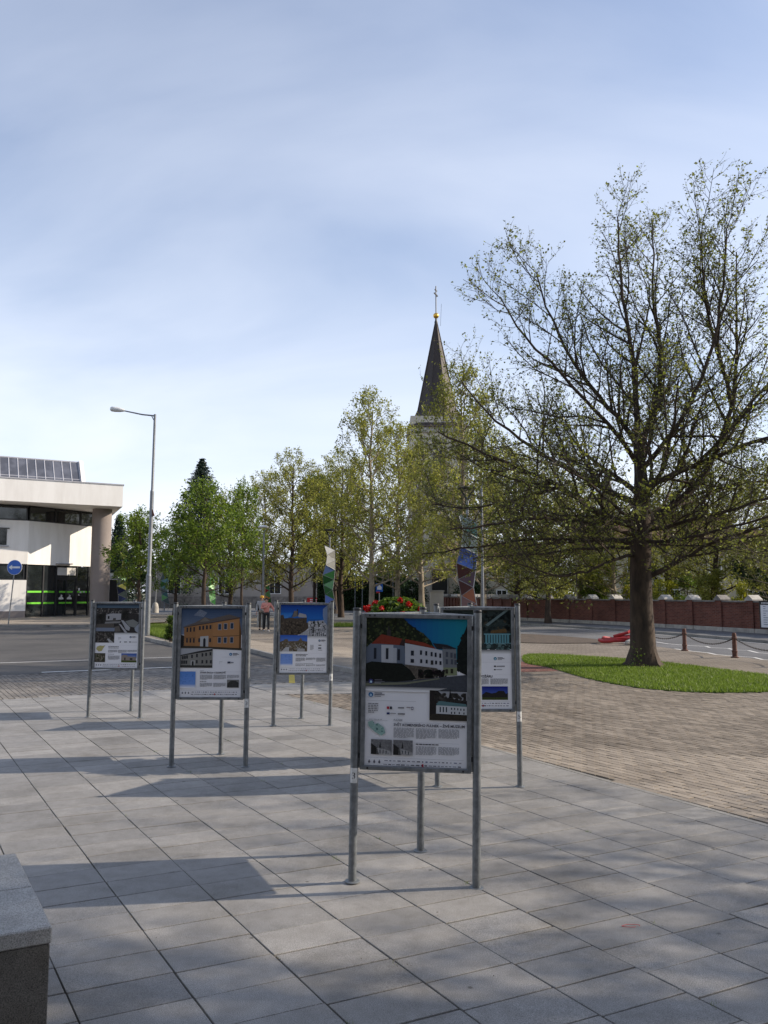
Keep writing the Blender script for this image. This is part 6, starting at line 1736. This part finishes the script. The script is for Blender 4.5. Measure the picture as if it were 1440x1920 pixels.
# ------------------------------------------------------------------ people
def skin(name, verts, edges, radii, mat, parent, sub=2, root=0):
    me = bpy.data.meshes.new(name); me.from_pydata([tuple(v) for v in verts], edges, [])
    ob = bpy.data.objects.new(name, me); COL.objects.link(ob)
    ob.modifiers.new('s', 'SKIN'); sm = ob.modifiers.new('u', 'SUBSURF'); sm.levels = sub; sm.render_levels = sub
    for i, rr in enumerate(radii):
        sv = me.skin_vertices[0].data[i]; sv.radius = rr if isinstance(rr, tuple) else (rr, rr); sv.use_root = (i == root)
    dg = bpy.context.evaluated_depsgraph_get()
    m2 = bpy.data.meshes.new_from_object(ob.evaluated_get(dg)); bpy.data.objects.remove(ob)
    m2.polygons.foreach_set('use_smooth', [True] * len(m2.polygons)); m2.materials.clear(); m2.materials.append(mat); m2.name = name
    return link(name, m2, parent)
def person(loc, rz, label, top, trousers, shoe, hair, H_=1.68, armL=None, armR=None, stride=.16, bag=None, hat=None):
    t = thing('person', label, 'person', loc, rz)
    s = H_ / 1.70
    hip, kn, an = .90 * s, .50 * s, .09 * s
    fl, bl = -stride, stride      # front foot (towards -Y) and back foot
    J = dict(pel=(0, 0, .95 * s), wai=(0, 0, 1.10 * s), che=(0, -.01, 1.30 * s), nec=(0, 0, 1.46 * s), hd=(0, -.015, 1.56 * s), cr=(0, -.01, 1.64 * s),
             hl=(.09, 0, hip), kl=(.10, fl * .6 - .03, kn), al=(.10, fl, an), tl=(.11, fl - .14, .04), hr=(-.09, 0, hip), kr=(-.10, bl * .2 - .05, kn), ar=(-.10, bl, an + .03), tr=(-.11, bl - .13, .035))
    aL = armL or [(.19, 0, 1.40), (.24, .03, 1.14), (.25, -.06, .90)]; aR = armR or [(-.19, 0, 1.40), (-.24, .03, 1.14), (-.25, -.06, .90)]
    aL = [Vector(v) * s for v in aL]; aR = [Vector(v) * s for v in aR]
    names = ['pel', 'wai', 'che', 'nec', 'hd', 'cr', 'hl', 'kl', 'al', 'tl', 'hr', 'kr', 'ar', 'tr']; V = [J[n] for n in names] + aL + aR
    hL = aL[2] + (aL[2] - aL[1]).normalized() * .09; hR = aR[2] + (aR[2] - aR[1]).normalized() * .09
    V += [hL, hR]
    Ed = [(0, 1), (1, 2), (2, 3), (3, 4), (4, 5), (0, 6), (6, 7), (7, 8), (8, 9), (0, 10), (10, 11), (11, 12), (12, 13), (2, 14), (14, 15), (15, 16), (2, 17), (17, 18), (18, 19), (16, 20), (19, 21)]
    Ra = [(.13, .10), (.115, .085), (.14, .095), .05, (.078, .09), (.06, .07), .075, .055, .038, .03, .075, .055, .038, .03, .05, .04, .028, .05, .04, .028, .03, .03]
    skin('body', V, Ed, Ra, M['skin'], t)
    # five fingers on each hand
    for hd_, el_ in ((hL, aL[1]), (hR, aR[1])):
        d = (hd_ - el_).normalized(); sd = d.cross(Vector((0, 1, 0))).normalized(); mb = MB()
        for k in range(4): b = hd_ + sd * (.024 - .016 * k); mb.tube([b, b + d * (.05 + .008 * (1 - abs(k - 1.3))), b + d * .075 - Vector((0, .02, 0))], [.008, .0075, .006], 5)
        b = hd_ - d * .04 + sd * .03; mb.tube([b, b + sd * .03 + d * .03, b + sd * .03 + d * .06], [.009, .008, .006], 5)
        mb.build('fingers', M['skin'], t, smooth=True)
    # clothing
    skin('jacket', [(0, 0, .93 * s), J['wai'], J['che'], (0, 0, 1.44 * s)] + aL + aR, [(0, 1), (1, 2), (2, 3), (2, 4), (4, 5), (5, 6), (2, 7), (7, 8), (8, 9)], [(.165, .13), (.155, .12), (.175, .125), (.085, .08), .078, .066, .048, .078, .066, .048], top, t)
    skin('trousers', [(0, 0, .98 * s), J['hl'], J['kl'], (J['al'][0], J['al'][1], .07), J['hr'], J['kr'], (J['ar'][0], J['ar'][1], .09)], [(0, 1), (1, 2), (2, 3), (0, 4), (4, 5), (5, 6)], [(.15, .115), .095, .072, .056, .095, .072, .056], trousers, t)
    for a, q in ((J['al'], J['tl']), (J['ar'], J['tr'])):
        MB().tube([(a[0], a[1] + .07, .045), (a[0], a[1], .055), (q[0], q[1], .04), (q[0], q[1] - .05, .03)], [.03, .05, .042, .015], 10).build('shoe', shoe, t, smooth=True)
    # hair and face
    hc = Vector(J['hd']) + Vector((0, .012, .035)); bm = bmesh.new(); bmesh.ops.create_uvsphere(bm, u_segments=18, v_segments=12, radius=1)
    for v in bm.verts:
        v.co = Vector((v.co.x * .098, v.co.y * .112, v.co.z * .118)) + hc
    bmesh.ops.delete(bm, geom=[v for v in bm.verts if v.co.y < hc.y - .045 and v.co.z < hc.z + .045 or v.co.z < hc.z - .09], context='VERTS')
    me = bpy.data.meshes.new('hair'); bm.to_mesh(me); bm.free(); me.materials.append(hair); me.polygons.foreach_set('use_smooth', [True] * len(me.polygons)); link('hair', me, t)
    f = MB(); hy = J['hd'][1] - .088; hz = J['hd'][2] + .02
    for sx in (-1, 1): f.box((sx * .03, hy, hz), (.022, .012, .010))
    f.box((0, hy + .006, hz - .075), (.045, .012, .009)); f.build('eyes_and_mouth', M['ink'], t)
    MB().tube([(0, hy + .005, hz), (0, hy - .012, hz - .035), (0, hy + .01, hz - .045)], [.008, .013, .006], 6).build('nose', M['skin'], t, smooth=True)
    for sx in (-1, 1): MB().tube([(sx * .085, .0, hz + .02), (sx * .098, .006, hz), (sx * .088, .0, hz - .03)], [.008, .014, .007], 6).build('ear', M['skin'], t, smooth=True)
    if bag:
        MB().box((bag[0], bag[1], 1.18 * s), (.30, .18, .46)).build('backpack', M['black_plastic'], t, bevel=.05)
    if hat:
        MB().lathe([(.105, 0), (.112, .05), (.09, .10), (.03, .125), (.0, .127)], (0, .0, J['hd'][2] + .05), 18).build('cap', hat, t, smooth=True)
        MB().box((0, -.13, J['hd'][2] + .06), (.15, .10, .012)).build('cap_brim', hat, t)
    return t
M['pink'] = pmat('pink_knit', (.62, .26, .21), (.52, .21, .17), 30, .9)
M['black_cloth'] = pmat('black_cloth', (.018, .018, .02), None, 20, .9)
M['grey_cloth'] = pmat('grey_cloth', (.38, .37, .37), (.28, .28, .28), 20, .9)
M['khaki'] = pmat('brown_cloth', (.10, .085, .07), None, 20, .9)
M['dark_hair'] = pmat('dark_hair', (.02, .014, .011), None, 40, .6)
M['cap_yellow'] = pmat('yellow_cap', (.6, .33, .04), None, 20, .8)
person((-6.02, 41.8, .0), R(12), 'person in pink jumper and black trousers walking with one arm swung out', M['pink'], M['black_cloth'], M['grey_cloth'], M['dark_hair'], 1.70,
       armL=[(.19, 0, 1.40), (.34, .02, 1.16), (.46, -.03, .94)], armR=[(-.19, 0, 1.40), (-.25, -.04, 1.16), (-.06, -.22, 1.24)], stride=.20)
person((-6.48, 43.3, .0), R(5), 'person in grey shirt and yellow cap with black backpack, walking behind the pink jumper', M['grey_cloth'], M['khaki'], M['black_cloth'], M['dark_hair'], 1.80, stride=.15, bag=(-.20, .12), hat=M['cap_yellow'])

# ------------------------------------------------------------------ parked cars
def car(x, y, rz, paint, label):
    t = thing('parked_car', label, 'car', (x, y, 0), rz, 'cars parked behind the trees')
    L_, Wd = 4.2, 1.7
    prof = [(-2.1, .35), (-2.08, .75), (-1.95, .95), (-1.7, 1.0), (-.9, 1.02), (1.3, .95), (1.95, .82), (2.1, .62), (2.1, .35)]
    def ext(mb, pr, w, w2=None):
        n = len(pr); a = [(x_, -w, z) for x_, z in pr]; b = [(x_, w, z) for x_, z in pr]
        mb.poly(a); mb.poly(list(reversed(b)))
        for i in range(n): mb.poly([a[i], b[i], b[(i + 1) % n], a[(i + 1) % n]])
    mb = MB(); ext(mb, list(reversed(prof)), Wd / 2); mb.build('body', paint, t, bevel=.05)
    cab = MB(); lo = [(-1.85, .99), (1.0, .97)]; hi = [(-1.45, 1.45), (.15, 1.45)]
    a = [(lo[0][0], -.8, .99), (lo[1][0], -.8, .97), (lo[1][0], .8, .97), (lo[0][0], .8, .99)]; b = [(hi[0][0], -.62, 1.46), (hi[1][0], -.62, 1.46), (hi[1][0], .62, 1.46), (hi[0][0], .62, 1.46)]
    for i in range(4): cab.poly([a[i], a[(i + 1) % 4], b[(i + 1) % 4], b[i]])
    cab.build('window_band', M['glass_dark'], t)
    rf = MB().box(((hi[0][0] + hi[1][0]) / 2, 0, 1.47), (1.72, 1.3, .05)).build('roof', paint, t, bevel=.02)
    pil = MB()
    for i in range(4): pil.tube([a[i], b[i]], .035, 5)
    for sy in (-1, 1): pil.tube([(-.4, sy * .8, .98), (-.4, sy * .63, 1.46)], .035, 5)
    pil.build('pillar', paint, t)
    for x_ in (-1.35, 1.3):
        for sy in (-1, 1):
            w = MB().tube([(x_, sy * .70, .31), (x_, sy * .87, .31)], .31, 18).build('wheel', M['rubber'], t)
            MB().tube([(x_, sy * .871, .31), (x_, sy * .885, .31)], .19, 12).build('rim', M['chrome'], w)
    for sy in (-1, 1):
        MB().box((2.06, sy * .6, .70), (.14, .36, .16)).build('headlight', M['headlamp'], t, bevel=.03)
        MB().box((-2.06, sy * .66, .8), (.10, .22, .26)).build('tail_light', M['sign_red'], t, bevel=.02)
        MB().box((.75, sy * .92, 1.0), (.12, .18, .13)).build('mirror', paint, t, bevel=.03)
    MB().box((2.1, 0, .45), (.06, 1.2, .16)).build('grille', M['black_plastic'], t)
    return t
car(-27.0, 108.5, R(-38), M['car_blue'], 'dark blue parked car with pale headlights under the trees')
car(-27.6, 84.0, R(-70), M['car_red'], 'red parked car half hidden by the mauve column')

# ------------------------------------------------------------------ fallen twigs, seeds and leaf bits on the paving
r2 = random.Random(33); V = []; F = []
def bit(x, y, s_):
    a = r2.uniform(0, 6.28); l = s_ * r2.uniform(.6, 1.6); w = s_ * r2.uniform(.2, .5); b = len(V); z = .003 + r2.random() * .002
    for du, dv, dz in ((-l, 0, 0), (0, -w, .004), (l, 0, .001), (0, w, .003)):
        V.append((x + du * math.cos(a) - dv * math.sin(a), y + du * math.sin(a) + dv * math.cos(a), z + dz))
    F.append((b, b + 1, b + 2, b + 3))
for _ in range(900):
    i, j = r2.randint(-40, 12), r2.randint(-14, 14)
    c = O0 + E1 * L1 * (i + .5) + E2 * L2 * (j + .5)
    if r2.random() < .72:
        if r2.random() < .7: c = c + E2 * (L2 / 2) + E1 * r2.uniform(-.15, .15)
        else: c = c + E1 * (L1 / 2) + E2 * r2.uniform(-.26, .26)
        for _k in range(r2.randint(1, 5)): bit(c.x + r2.gauss(0, .02), c.y + r2.gauss(0, .02), .006)
    else: bit(c.x + r2.uniform(-.2, .2), c.y + r2.uniform(-.2, .2), .006)
me = bpy.data.meshes.new('leaf_litter'); me.from_pydata(V, [], F)
me.materials.append(leaf_mat('litter', [(0, (.03, .02, .012)), (.5, (.09, .06, .03)), (.85, (.16, .12, .06)), (1, (.08, .10, .03))], .1, .9))
o = link('leaf_litter', me); tag(o, 'scattered brown seeds and leaf bits in the slab joints', 'litter', None, 'stuff')
# grass and moss tufts in joints
V = []; F = []
for _ in range(70):
    i, j = r2.randint(-30, 10), r2.randint(-8, 8)
    c = O0 + E1 * L1 * (i + .5) + E2 * (L2 * (j + 1.0))
    c = c + E1 * r2.uniform(-.15, .15)
    for _k in range(r2.randint(4, 14)):
        x, y = c.x + r2.gauss(0, .014), c.y + r2.gauss(0, .02); b = len(V); h = r2.uniform(.006, .022); a = r2.uniform(0, 6)
        V += [(x - .002 * math.cos(a), y - .002 * math.sin(a), -.008), (x + .002 * math.cos(a), y + .002 * math.sin(a), -.008), (x + r2.gauss(0, .008), y + r2.gauss(0, .008), h)]; F.append((b, b + 1, b + 2))
me = bpy.data.meshes.new('joint_weeds'); me.from_pydata(V, [], F); me.materials.append(M['grass'])
o = link('joint_weeds', me); tag(o, 'tiny weeds sprouting from the slab joints', 'weeds', None, 'stuff')
# a loop of thin red string
o = MB().tube([(1.45 + .05 * math.cos(a) * (1 + .3 * math.sin(2 * a)), 4.98 + .02 * math.sin(a), .006) for a in [i * .42 for i in range(14)]], .0016, 5).build('red_string', M['sign_red'])
tag(o, 'little loop of red string lying on a slab', 'string')
